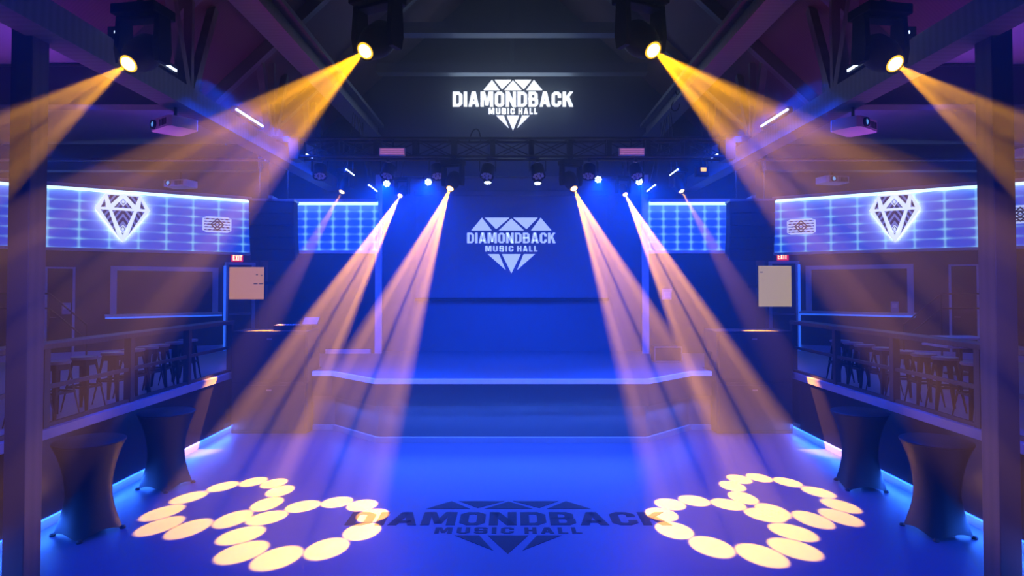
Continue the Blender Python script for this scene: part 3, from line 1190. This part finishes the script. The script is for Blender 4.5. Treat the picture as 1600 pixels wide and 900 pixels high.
def make_stool(label, group):
    t = thing('bar_stool', label, 'bar stool', group=group)
    H = 0.76
    bm = new()
    n = 0.165
    lathe(bm, [(0.02, H - 0.035), (n * 0.98, H - 0.04), (n * 1.04, H - 0.02), (n * 1.0, H), (n * .8, H - 0.005), (0.02, H - 0.01)], 24)
    obj('seat', bm, 'stool_top', t, True)
    # sheet metal apron between the legs
    bm = new()
    lathe(bm, [(0.150, H - 0.035), (0.165, H - 0.12), (0.163, H - 0.12), (0.148, H - 0.035)], 4, Matrix.Rotation(PI / 4, 4, 'Z'), caps=False)
    obj('apron', bm, 'stool', t)
    for i in range(4):
        a = PI / 4 + i * PI / 2
        c, s_ = math.cos(a), math.sin(a)
        bm = new()
        top, bot = Vector((0.145 * c, 0.145 * s_, H - 0.04)), Vector((0.275 * c, 0.275 * s_, 0.0))
        d = (bot - top)
        side = Vector((-s_, c, 0))
        inn = Vector((-c, -s_, 0))
        vs = []
        for p, w in ((top, 0.045), (top + d * .55, 0.034), (bot, 0.020)):
            for sd in (-1, 1):
                vs.append([bm.verts.new(p + side * sd * w + inn * 0.0 + inn * w * .5 * 1.0), bm.verts.new(p + side * sd * w * .15 - inn * w * .1), ])
        # folded V section: two faces meeting at the outer ridge
        for k in range(2):
            l0, r0, l1, r1 = vs[2 * k], vs[2 * k + 1], vs[2 * k + 2], vs[2 * k + 3]
            bm.faces.new((l0[0], l0[1], l1[1], l1[0]))
            bm.faces.new((l0[1], r0[1], r1[1], l1[1]))
            bm.faces.new((r0[1], r0[0], r1[0], r1[1]))
        ge = bmesh.ops.solidify(bm, geom=bm.faces[:], thickness=0.006)
        obj('leg', bm, 'stool', t)
    bm = new()
    r = 0.215
    for i in range(4):
        a, b = PI / 4 + i * PI / 2, PI / 4 + (i + 1) * PI / 2
        bar(bm, (r * math.cos(a), r * math.sin(a), 0.34), (r * math.cos(b), r * math.sin(b), 0.34), 0.018, 0.03)
    obj('footrest', bm, 'stool', t)
    return t


ORD = ['first', 'second', 'third', 'fourth', 'fifth', 'sixth', 'seventh', 'eighth', 'ninth', 'tenth', 'eleventh', 'twelfth']
proto = None
SY = {-1: (8.15, 8.65, 9.2, 9.8, 10.3, 10.72, 11.13, 11.62, 12.15), 1: (8.5, 9.15, 9.6, 10.02, 10.55, 11.1, 11.55, 12.0)}
for s in (-1, 1):
    n = len(SY[s])
    for i, yy in enumerate(SY[s]):
        lab = 'backless metal bar stool at the %s drink rail, %s from the timber post' % (SIDE[s], ORD[i] if i < n - 1 else 'farthest')
        if i == 0:
            lab = 'backless metal bar stool at the %s drink rail, nearest the timber post' % SIDE[s]
        loc, rz = (s * (6.12 + random.uniform(-.04, .05)), yy, TZ), random.uniform(-0.25, 0.25)
        gr = 'bar stools behind the drink rails'
        if proto is None:
            proto = make_stool(lab, gr)
            proto.location, proto.rotation_euler = loc, (0, 0, rz)
        else:
            dup(proto, loc, rz, lab, gr)

# terrace tables on the right, hand rails to the stairs on both sides
for (px, py, w, lab) in ((1500, 538, 0.45, 'pale low table on the right terrace behind the drink rail, in front of another'), (1496, 526, 0.5, 'pale low table on the right terrace, behind another near the wall')):
    p = atz(px, py, TZ + 0.75)
    t = thing('terrace_table', lab, 'table', (p.x, p.y, TZ), group='terrace tables')
    bm = new()
    box(bm, (-w, -0.35, 0.71), (w, 0.35, 0.75), bev=0.01)
    obj('tabletop', bm, 'white', t)
    bm = new()
    tube(bm, (0, 0, 0.03), (0, 0, 0.71), 0.035)
    obj('pedestal', bm, 'blackmetal', t)
    bm = new()
    lathe(bm, [(0.25, 0.0), (0.25, 0.02), (0.05, 0.05)], 24)
    obj('base', bm, 'blackmetal', t)
for s in (-1, 1):
    p = atz(800 + s * 655, 540, TZ)
    t = thing('stair_rail', 'thin metal stair rail by the plain door at the %s wall' % SIDE[s], 'handrail', (s * (9.75 if s > 0 else 10.5), 14.4, TZ + 0.0), group='stair rails')
    for k, zz in enumerate((1.05, 0.72)):
        bm = new()
        tube(bm, (-s * 0.95, 0, zz - 0.15), (s * -0.1, 0, zz + 0.55), 0.018)
        tube(bm, (s * -0.1, 0, zz + 0.55), (s * 1.2, 0, zz + 0.55), 0.018)
        obj('rail', bm, 'blackmetal', t)
    for xx, zz in ((-0.95, 0.92), (-0.1, 1.6), (1.2, 1.6)):
        bm = new()
        tube(bm, (s * xx, 0, 0), (s * xx, 0, zz), 0.018)
        obj('post', bm, 'blackmetal', t)

# ------------------------------------------------------------------ cocktail tables in stretch covers


def cocktail(loc, rotz, label):
    t = thing('cocktail_table', label, 'table', loc, rotz, 'covered cocktail tables')
    seg, rows, H = 64, 22, 1.07
    bm = new()
    rings = []
    for k in range(rows + 1):
        f = k / rows
        ring = []
        for i in range(seg):
            a = 2 * PI * i / seg
            q = math.cos(2 * a) ** 2           # 1 at the four feet
            hem = 0.075 * abs(math.sin(2 * a)) ** 0.8
            z = hem + (H - hem) * f
            zf = z / H
            rt = 0.375 * (0.62 + 0.40 * (abs(zf - 0.42) / 0.58) ** 2.0) if zf >= 0.42 else 0.375 * (0.62 + 0.26 * ((0.42 - zf) / 0.42) ** 1.5)
            sq = max(0.0, 1 - zf / 0.85)
            rad = rt * (1 + sq * (0.11 * (q - 0.4)))
            ring.append(bm.verts.new((rad * math.cos(a), rad * math.sin(a), z)))
        rings.append(ring)
    for a, b in zip(rings, rings[1:]):
        for i in range(seg):
            j = (i + 1) % seg
            bm.faces.new((a[i], a[j], b[j], b[i]))
    obj('stretch_cover', bm, 'spandex', t, True)
    bm = new()
    lathe(bm, [(0.37, H - 0.02), (0.382, H - 0.012), (0.382, H + 0.004), (0.37, H + 0.012), (0.02, H + 0.012)], 64)
    obj('top', bm, 'spandex', t, True)
    for i in range(4):
        a = i * PI / 2
        bm = new()
        lathe(bm, [(0.03, 0), (0.035, 0.012), (0.02, 0.035)], 14, Matrix.Translation((0.355 * math.cos(a), 0.355 * math.sin(a), 0)))
        obj('foot', bm, 'black', t, True)
    return t


cocktail((-5.0, 7.62, 0), 0.35, 'black covered cocktail table standing closest to the left timber post')
cocktail((-5.02, 9.35, 0), 0.5, 'black covered cocktail table by the left pit wall, farther from the timber post')
cocktail((5.02, 7.62, 0), 0.95, 'black covered cocktail table standing closest to the right timber post')
cocktail((5.05, 9.35, 0), 0.62, 'black covered cocktail table by the right pit wall, farther from the timber post')

# ------------------------------------------------------------------ loudspeakers


def sub(loc, label):
    t = thing('subwoofer', label, 'speaker', loc, 0, 'subwoofers beside the stage')
    w, d, h = 0.75, 0.8, 1.005
    bm = new()
    box(bm, (-w, 0, 0), (w, d, h), bev=0.012)
    obj('cabinet', bm, 'speaker', t)
    bm = new()
    box(bm, (-w + 0.05, -0.02, 0.06), (w - 0.05, 0.0, h - 0.06), bev=0.008)
    obj('grille', bm, 'grille', t)
    bm = new()
    box(bm, (-0.05, -0.028, h - 0.17), (0.05, -0.019, h - 0.14))
    obj('badge', bm, 'steel', t)
    for s in (-1, 1):
        bm = new()
        box(bm, (s * w - 0.012, 0.25, h * .5 - 0.06), (s * w + 0.012, 0.5, h * .5 + 0.06), bev=0.004)
        obj('handle', bm, 'black', t)
    return t


for s in (-1, 1):
    sub((s * 4.78, 12.66, 0), 'black subwoofer on the floor at the bottom of the stack %s of the stage' % SIDE[s])
    sub((s * 4.78, 12.66, 1.006), 'black subwoofer on top of the stack %s of the stage' % SIDE[s])
    # hanging line array
    t = thing('line_array', 'curved hanging line array loudspeaker %s of the stage' % SIDE[s], 'speaker', (s * 5.24, 13.9, 4.80), -s * 0.12, 'hanging line arrays')
    y, z, ang = 0.0, -0.05, math.radians(2)
    for k in range(5):
        m = Matrix.Translation((0, y, z)) @ Matrix.Rotation(ang, 4, 'X')
        bm = new()
        prism(bm, [(-0.47, 0), (0.47, 0), (0.47, -0.255), (-0.47, -0.255)], 0, 0.42, m)
        box(bm, (-0.455, -0.02, -0.245), (0.455, 0.0, -0.01), m)
        obj('cabinet', bm, 'speaker', t)
        v = m @ Vector((0, 0, -0.265))
        y, z = v.y, v.z
        ang += math.radians(2.5 + k * 1.4)
    bm = new()
    box(bm, (-0.48, -0.03, -0.05), (0.48, 0.5, 0.0))
    box(bm, (-0.04, -0.1, 0.0), (0.04, 0.6, 0.06))
    obj('bumper', bm, 'steel', t)
    for xx in (-0.3, 0.3):
        bm = new()
        tube(bm, (xx, 0.2, 0.0), (xx, 0.2, 1.38), 0.012)
        obj('chain', bm, 'blackmetal', t)

# gear on the left stack, small case on the stage
p = at(474, 512, 12.85)
t = thing('mixing_desk', 'small mixing desk on the left subwoofer stack with its screen tipped up', 'mixer', (-4.35, 12.95, 2.013))
bm = new()
box(bm, (-0.42, -0.15, 0), (0.25, 0.22, 0.10), bev=0.01)
obj('body', bm, 'black', t)
bm = new()
box(bm, (0.10, -0.02, 0.0), (0.40, 0.02, 0.2), Matrix.Translation((0, 0.05, 0.1)) @ Matrix.Rotation(math.radians(-50), 4, 'X'))
obj('screen', bm, 'deck', t)
bm = new()
for i in range(8):
    box(bm, (-0.38 + i * 0.055, -0.12, 0.10), (-0.36 + i * 0.055, 0.1, 0.112))
obj('faders', bm, 'white', t)
p = at(1053, 552, 14.0)
p0, p1 = at(1034, 551, 13.9), at(1071, 551, 13.9)
t = thing('stage_case', 'small flight case with pale edging on the stage by the right subwoofers', 'case', ((p0.x + p1.x) / 2, 14.6, ST))
bm = new()
box(bm, (-0.30, -0.22, 0.02), (0.30, 0.22, 0.36), bev=0.01)
obj('body', bm, 'black', t)
bm = new()
for zz in (0.03, 0.35):
    box(bm, (-0.31, -0.235, zz - 0.015), (0.31, -0.215, zz + 0.015))
for xx in (-0.30, 0.30):
    box(bm, (xx - 0.012, -0.236, 0.03), (xx + 0.012, -0.216, 0.35))
obj('edging', bm, 'steel', t)
bm = new()
for xx in (-0.24, 0.24):
    for yy in (-0.16, 0.16):
        tube(bm, (xx - 0.01, yy, 0.012), (xx + 0.01, yy, 0.012), 0.012)
obj('casters', bm, 'black', t)

# ------------------------------------------------------------------ trusses
TY = 12.0
ztop, zbot = at(800, 219, TY).z, at(800, 247, TY).z
t = thing('box_truss', 'black box truss spanning the hall in front of the stage', 'truss', (0, TY, zbot))
h = ztop - zbot
TW = 3.98
for yy in (-0.15, 0.15):
    for zz in (0, h):
        bm = new()
        tube(bm, (-TW, yy, zz), (TW, yy, zz), 0.028)
        obj('chord', bm, 'blackmetal', t)
for face_y in (-0.15, 0.15):
    bm = new()
    n = 11
    for i in range(n):
        a, b = -TW + 2 * TW * i / n, -TW + 2 * TW * (i + 1) / n
        tube(bm, (a, face_y, 0), (b, face_y, h), 0.011, seg=6)
        tube(bm, (a, face_y, h), (b, face_y, 0), 0.011, seg=6)
    obj('lacing', bm, 'blackmetal', t)
for i in range(12):
    a = -TW + 2 * TW * i / 11
    w = 0.045
    bm = new()
    box(bm, (a - w, -0.16, 0), (a + w, -0.13, h))
    box(bm, (a - w, 0.13, 0), (a + w, 0.16, h))
    box(bm, (a - 0.012, -0.14, h - 0.012), (a + 0.012, 0.14, h + 0.012))
    obj('upright', bm, 'blackmetal', t)
for s in (-1, 1):
    bm = new()
    box(bm, (s * 4.05 - 0.09, -0.2, -0.05), (s * 4.05 + 0.09, 0.2, h + 0.06))
    bar(bm, (s * 4.05, 0, h), (s * 4.5, 0, h + 0.02), 0.1, 0.1)
    obj('end_plate', bm, 'blackmetal', t)
RY, RZ = 14.5, 5.78
t = thing('lighting_pipe', 'black lighting pipe across the stage behind the truss', 'pipe', (0, RY, RZ))
bm = new()
tube(bm, (-4.4, 0, 0), (4.4, 0, 0), 0.03)
obj('pipe', bm, 'blackmetal', t)
bm = new()
for x in (-3.4, 3.4):
    tube(bm, (x, 0, 0), (x, 0, 0.92), 0.014)
obj('hangers', bm, 'blackmetal', t)
FY, FZ = 6.05, 5.82
t = thing('lighting_pipe', 'black lighting pipe over the dance floor carrying the four largest moving heads', 'pipe', (0, FY, FZ))
bm = new()
tube(bm, (-4.42, 0, 0), (4.42, 0, 0), 0.035)
obj('pipe', bm, 'blackmetal', t)

# ------------------------------------------------------------------ moving heads


def moving_head(label, lens, target, size, top_z, group, power, half, ring, rot=0.0, bar_y=0.0):
    """lens = world position of the front glass; the head hangs from top_z."""
    lens, target = Vector(lens), Vector(target)
    d = (target - lens).normalized()
    piv = lens - d * (0.42 * size)
    base_h = 0.17 * size
    top = max(top_z, piv.z + 0.5 * size)
    t = thing('moving_head_light', label, 'stage light', (piv.x, piv.y, piv.z), 0, group)
    dh = d.copy()
    yaw = math.atan2(d.x, d.y)
    rz = Matrix.Rotation(-yaw, 4, 'Z')
    w = 0.40 * size
    zt = 0.76 * size
    bm = new()
    box(bm, (-w * 1.0, -0.26 * size, zt - base_h), (w * 1.0, 0.26 * size, zt), rz, bev=0.02 * size)
    obj('base', bm, 'black', t)
    bm = new()
    for sx in (-1, 1):
        x0, x1 = sorted((sx * 0.31 * size, sx * 0.40 * size))
        prism(bm, [(-0.12 * size, -0.17 * size), (0.12 * size, -0.17 * size), (0.17 * size, 0.05 * size), (0.13 * size, zt - base_h), (-0.13 * size, zt - base_h), (-0.17 * size, 0.05 * size)], x0, x1, rz @ Matrix(((0, 1, 0, 0), (1, 0, 0, 0), (0, 0, 1, 0), (0, 0, 0, 1))))
    box(bm, (-0.40 * size, -0.13 * size, zt - base_h - 0.06 * size), (0.40 * size, 0.13 * size, zt - base_h - 0.005), rz, bev=0.01)
    obj('yoke', bm, 'black', t)
    q = d.to_track_quat('Z', 'Y').to_matrix().to_4x4()
    bm = new()
    lathe(bm, [(0.10 * size, -0.36 * size), (0.20 * size, -0.34 * size), (0.26 * size, -0.22 * size), (0.27 * size, 0.05 * size), (0.23 * size, 0.22 * size), (0.17 * size, 0.34 * size), (0.165 * size, 0.425 * size), (0.148 * size, 0.425 * size), (0.14 * size, 0.40 * size)], 28, q)
    hd = obj('head', bm, 'black', t, True)
    bm = new()
    lathe(bm, [(0.138 * size, 0.402 * size), (0.136 * size, 0.412 * size), (0.105 * size, 0.418 * size)], 28, q)
    obj('lens_rim', bm, 'lensrim', hd, True)
    bm = new()
    lathe(bm, [(0.112 * size, 0.415 * size), (0.10 * size, 0.424 * size), (0.05 * size, 0.432 * size), (0.005 * size, 0.434 * size)], 28, q)
    obj('lens', bm, 'lens', hd, True)
    bm = new()
    for sx in (-1, 1):
        tube(bm, rz @ Vector((sx * 0.12 * size, 0, zt - 0.02)), (sx * 0.16 * size, bar_y - piv.y, top_z - piv.z), 0.03 * size)
    tube(bm, (-0.22 * size, bar_y - piv.y, top_z - piv.z), (0.22 * size, bar_y - piv.y, top_z - piv.z), 0.05 * size)
    obj('clamp', bm, 'blackmetal', t)
    spot('beam_lamp', lens + d * 0.06 * size, target, power, ORANGE, half, (ring, 10) if ring else None, rot, blend=0.15 if ring else 0.7)
    return t


HFRONT = 'large moving heads over the dance floor'
HSTAGE = 'moving heads above the stage front'
front_y = 6.05
# ring centre targets on the floor, from the light patches in the photograph
RA, RB = atz(356, 782, 0), atz(490, 819, 0)
RC, RD = atz(1126, 816, 0), atz(1220, 773, 0)


def mh(label, px, py, Y, target, size, top_z, group, power, half_tan, rot=0.0, half=None, bar_y=None):
    lens = at(px, py, Y)
    return moving_head(label, lens, target, size, top_z, group, power, half or math.atan(half_tan * 1.36), half_tan, rot, Y if bar_y is None else bar_y)


mh('largest moving head nearest the left timber post, amber beam to the left', 200, 100, front_y, at(-600, 640, 3.0), 0.60, FZ, HFRONT, P_FRONT * 0.7, 0.125)
mh('largest moving head left of the bright gable sign, amber beam', 570, 80, front_y, at(-720, 1145, 2.2), 0.60, FZ, HFRONT, P_FRONT * 1.3, 0.14, 0.2)
mh('largest moving head right of the bright gable sign, amber beam', 1021, 79, front_y, at(2320, 1145, 2.2), 0.60, FZ, HFRONT, P_FRONT * 1.3, 0.14, 0.2)
mh('largest moving head nearest the right timber post, amber beam to the right', 1399, 100, front_y, at(2200, 640, 3.0), 0.60, FZ, HFRONT, P_FRONT * 0.7, 0.125)
mh('moving head under the truss aimed at the dance floor, just left of the screen logo', 703, 295, TY - 0.38, RB, 0.50, zbot, HSTAGE, P_STAGE, 0.112, bar_y=TY - 0.15)
mh('moving head under the truss aimed at the dance floor, just right of the screen logo', 897, 295, TY - 0.38, RC, 0.50, zbot, HSTAGE, P_STAGE, 0.112, bar_y=TY - 0.15)
mh('smaller moving head deep above the stage, in front of the left stage trim', 625, 306, RY, RA, 0.42, RZ, HSTAGE, P_STAGE * 1.4, 0.078)
mh('smaller moving head deep above the stage, in front of the right stage trim', 977, 304, RY, RD, 0.42, RZ, HSTAGE, P_STAGE * 1.4, 0.078)
mh('moving head above the left edge of the stage, in front of the small grid panel', 534, 300, RY, at(322, 670, 11.6), 0.50, RZ, HSTAGE, P_STAGE * 0.24, 0.0, half=0.10)
mh('moving head above the right edge of the stage, in front of the small grid panel', 1065, 299, RY, at(1278, 670, 11.6), 0.50, RZ, HSTAGE, P_STAGE * 0.24, 0.0, half=0.10)

# ------------------------------------------------------------------ par cans, LED bars, projectors


def par(label, loc, size, d, lit, group, top):
    t = thing('par_light', label, 'stage light', loc, 0, group)
    q = Vector(d).normalized().to_track_quat('Z', 'Y').to_matrix().to_4x4()
    bm = new()
    lathe(bm, [(0.3 * size, -0.5 * size), (0.46 * size, -0.35 * size), (0.5 * size, 0.4 * size), (0.5 * size, 0.5 * size), (0.45 * size, 0.5 * size), (0.44 * size, 0.38 * size)], 24, q)
    obj('can', bm, 'black', t, True)
    bm = new()
    for k in range(8):
        r = 0.0 if k == 7 else 0.29 * size
        a = 2 * PI * k / 7
        m = q @ Matrix.Translation((r * math.cos(a), r * math.sin(a), 0.47 * size))
        lathe(bm, [(0.115 * size, -0.06 * size), (0.115 * size, 0), (0.06 * size, 0.035 * size)], 10, m)
    obj('led_cluster', bm, 'ledw' if lit else 'white', t)
    bm = new()
    for sx in (-1, 1):
        box(bm, (sx * 0.56 * size - 0.012, -0.05 * size, -0.05 * size), (sx * 0.56 * size + 0.012, 0.05 * size, 0.75 * size))
    box(bm, (-0.57 * size, -0.05 * size, 0.72 * size), (0.57 * size, 0.05 * size, 0.76 * size))
    obj('yoke', bm, 'blackmetal', t)
    bm = new()
    tube(bm, (0, 0, 0.74 * size), (0, 0, max(top - loc[2], 0.8 * size)), 0.02)
    box(bm, (-0.03, -0.055, top - loc[2] - 0.05), (0.03, 0.055, top - loc[2] + 0.05))
    obj('clamp', bm, 'blackmetal', t)
    return t


DARK = 'unlit par cans under the truss'
for i, px in enumerate((500, 607, 683, 762, 840, 920, 993)):
    p = at(px, 267, TY + 0.15)
    par('unlit black par can under the truss, %s from its left end' % ORD[i], p, 0.27, (0.15 * (-1) ** i, -0.5, -1), False, DARK, zbot)
p = at(1097, 267, TY - 0.15)
t = thing('flood_light', 'small square black flood light at the right end of the truss', 'stage light', p)
bm = new()
box(bm, (-0.12, -0.05, -0.1), (0.12, 0.09, 0.08), bev=0.012)
obj('housing', bm, 'black', t)
bm = new()
box(bm, (-0.04, -0.06, -0.02), (0.06, -0.05, 0.05))
obj('lamp', bm, 'lensrim', t)
bm = new()
tube(bm, (0, 0, 0.08), (0, 0, zbot - p.z), 0.015)
obj('clamp', bm, 'blackmetal', t)

LIT = 'lit cool white LED pars above the stage'
for i, (px, py, dd) in enumerate(((605, 286, (0.05, -1, -0.30)), (670, 284, (0.0, -1, -0.25)), (762, 280, (0, -0.35, -1)), (840, 281, (0, -0.35, -1)), (934, 280, (0, -1, -0.25)), (998, 283, (-0.05, -1, -0.35)))):
    p = at(px, py, RY)
    par('lit cool white LED par on the pipe above the stage, %s from the left' % ORD[i], p, 0.20, dd, True, LIT, RZ)
    if abs(dd[2]) < 0.9:
        spot('par_lamp', p + Vector(dd).normalized() * 0.16, (p.x * 0.9, 8.8, 0), 1500, BLUE, math.radians(40), radius=0.05, blend=0.9)
    else:
        spot('par_lamp', p + Vector(dd).normalized() * 0.16, p + Vector((0, 0.25, -1)), 600, BLUE, math.radians(42), radius=0.05, blend=0.9)


def led_bar(label, a, b, group, n, face, rod=False):
    a, b = Vector(a), Vector(b)
    t = thing('led_bar', label, 'stage light', (a + b) / 2, 0, group)
    c = (a + b) / 2
    bm = new()
    bar(bm, a - c, b - c, 0.09, 0.11)
    obj('housing', bm, 'black', t)
    bm = new()
    f = Vector(face).normalized()
    dv = (b - a) / n
    for i in range(n):
        m = a - c + dv * (i + 0.5) + f * 0.058
        x = dv.normalized()
        bar(bm, m - x * dv.length * 0.36, m + x * dv.length * 0.36, 0.028, 0.028)
    obj('led_row', bm, 'ledw', t)
    bm = new()
    for fr in (0.15, 0.85):
        q = a - c + (b - a) * fr
        tube(bm, q, (q + Vector((0, 0, -0.08))) if not rod else Vector((math.copysign(3.4, c.x), a.y + (b.y - a.y) * fr, 6.63)) - c, 0.012)
    obj('feet', bm, 'blackmetal', t)
    return t


GB = 'LED bars on the outer beams'
for s in (-1, 1):
    for i, (y0, y1, n) in enumerate(((7.0, 7.3, 3), (7.75, 8.3, 6), (10.1, 11.2, 14), (13.2, 14.0, 10))):
        led_bar('lit LED bar on the %s outer beam, %s from the camera' % (SIDE[s], ORD[i]), (s * 4.42, y0, 5.71), (s * 4.42, y1, 5.71), GB, n, (-s * 0.9, -0.5, -0.2))
    for k, (px0, py0, px1, py1, Y, lab) in enumerate(((740, 265, 753, 275, 13.6, 'upper'), (775, 289, 789, 300, 13.9, 'lower'))):
        ax = 800 + s * (800 - px0 + 0) - (0 if s < 0 else 0)
        x0 = 800 + s * (260 - k * 35)
        x1 = 800 + s * (247 - k * 36)
        a, b = at(x0, py0, Y), at(x1, py1, Y + 0.25)
        led_bar('short lit LED bar hanging above the %s edge of the stage, the %s of two' % (SIDE[s], lab), a, b, 'short LED bars above the stage edges', 5, (-s * 0.3, -1, 0), True)


def projector(label, px, py, Y, w, yaw, top, group):
    c = at(px, py, Y)
    t = thing('projector', label, 'projector', c, yaw, group)
    k = w / 0.6
    bm = new()
    slab(bm, [(-0.30 * k, -0.18 * k), (-0.24 * k, -0.22 * k), (0.24 * k, -0.22 * k), (0.30 * k, -0.18 * k), (0.30 * k, 0.16 * k), (0.24 * k, 0.20 * k), (-0.24 * k, 0.20 * k), (-0.30 * k, 0.16 * k)], -0.075 * k, 0.075 * k)
    obj('body', bm, 'white', t)
    bm = new()
    m = Matrix.Translation((-0.14 * k, -0.22 * k, 0.0)) @ Matrix.Rotation(PI / 2, 4, 'X')
    lathe(bm, [(0.062 * k, -0.02), (0.062 * k, 0.04 * k), (0.05 * k, 0.04 * k), (0.045 * k, 0.02 * k)], 20, m)
    obj('lens_barrel', bm, 'black', t, True)
    bm = new()
    lathe(bm, [(0.046 * k, 0.02 * k), (0.03 * k, 0.034 * k), (0.003 * k, 0.04 * k)], 20, m)
    obj('lens', bm, 'lensglass', t, True)
    bm = new()
    for i in range(6):
        box(bm, (0.02 * k + i * 0.035 * k, -0.224 * k, -0.045 * k), (0.04 * k + i * 0.035 * k, -0.216 * k, 0.045 * k))
    obj('vent', bm, 'black', t)
    bm = new()
    tube(bm, (0, 0, 0.07 * k), (0, 0, top - c.z), 0.022)
    box(bm, (-0.11 * k, -0.11 * k, 0.075 * k), (0.11 * k, 0.11 * k, 0.10 * k))
    obj('ceiling_mount', bm, 'blackmetal', t)
    return t


GP = 'white ceiling projectors'
projector('white projector hanging under the left outer beam, the larger one on that side', 274, 197, 8.7, 0.58, math.radians(-38), 6.1, GP)
projector('white projector hanging under the right outer beam, the larger one on that side', 1333, 198, 8.7, 0.58, math.radians(38), 6.1, GP)
projector('small distant white projector hanging above the left grid panel', 283, 288, 14.9, 0.62, math.radians(-12), 6.2, GP)
projector('small distant white projector hanging above the right grid panel', 1300, 282, 14.9, 0.62, math.radians(12), 6.2, GP)
projector('white projector cut by the right edge, beyond the right timber post', 1604, 241, 12.5, 0.62, math.radians(12), 6.2, GP)

# pale strobe panels in the truss
for s, px in ((-1, 613), (1, 987)):
    p = at(px, 237, TY - 0.26)
    t = thing('strobe_panel', 'pale rectangular strobe panel on the truss, %s of the gable sign' % SIDE[s], 'stage light', p, 0, 'strobe panels on the truss')
    bm = new()
    box(bm, (-0.24, -0.03, -0.075), (0.24, 0.05, 0.075), bev=0.008)
    obj('housing', bm, 'white', t)
    bm = new()
    for i in range(3):
        box(bm, (-0.22, -0.04, -0.055 + i * 0.04), (0.22, -0.03, -0.03 + i * 0.04))
    obj('lamp_rows', bm, 'strobe', t)
    bm = new()
    tube(bm, (0, 0.02, 0.05), (0, 0.11, ztop - p.z), 0.018)
    obj('clamp', bm, 'blackmetal', t)


# cables: loops on the truss and by the right inner beam
def cable(label, pts, r=0.012):
    cu = bpy.data.curves.new('cable', 'CURVE')
    cu.dimensions = '3D'
    cu.bevel_depth = r
    sp = cu.splines.new('NURBS')
    sp.points.add(len(pts) - 1)
    sp.use_endpoint_u = True
    sp.order_u = 4
    for q, p in zip(sp.points, pts):
        q.co = (*p, 1)
    tmp = bpy.data.objects.new('cable', cu)
    me = bpy.data.meshes.new_from_object(tmp)
    bpy.data.objects.remove(tmp)
    me.materials.clear()
    me.materials.append(M['black'])
    o = link(bpy.data.objects.new('cable', me))
    return tag(o, label, 'cable', 'rigging cables')


cable('black cable loop standing up from the middle of the truss', [at(a, b, TY) for a, b in ((733, 222), (736, 206), (743, 199), (750, 203), (751, 220))])
cable('black cable loop hanging from the right inner beam near the amber beam', [at(a, b, 13.0) for a, b in ((1063, 143), (1050, 160), (1046, 172), (1060, 176), (1064, 160), (1055, 142))])
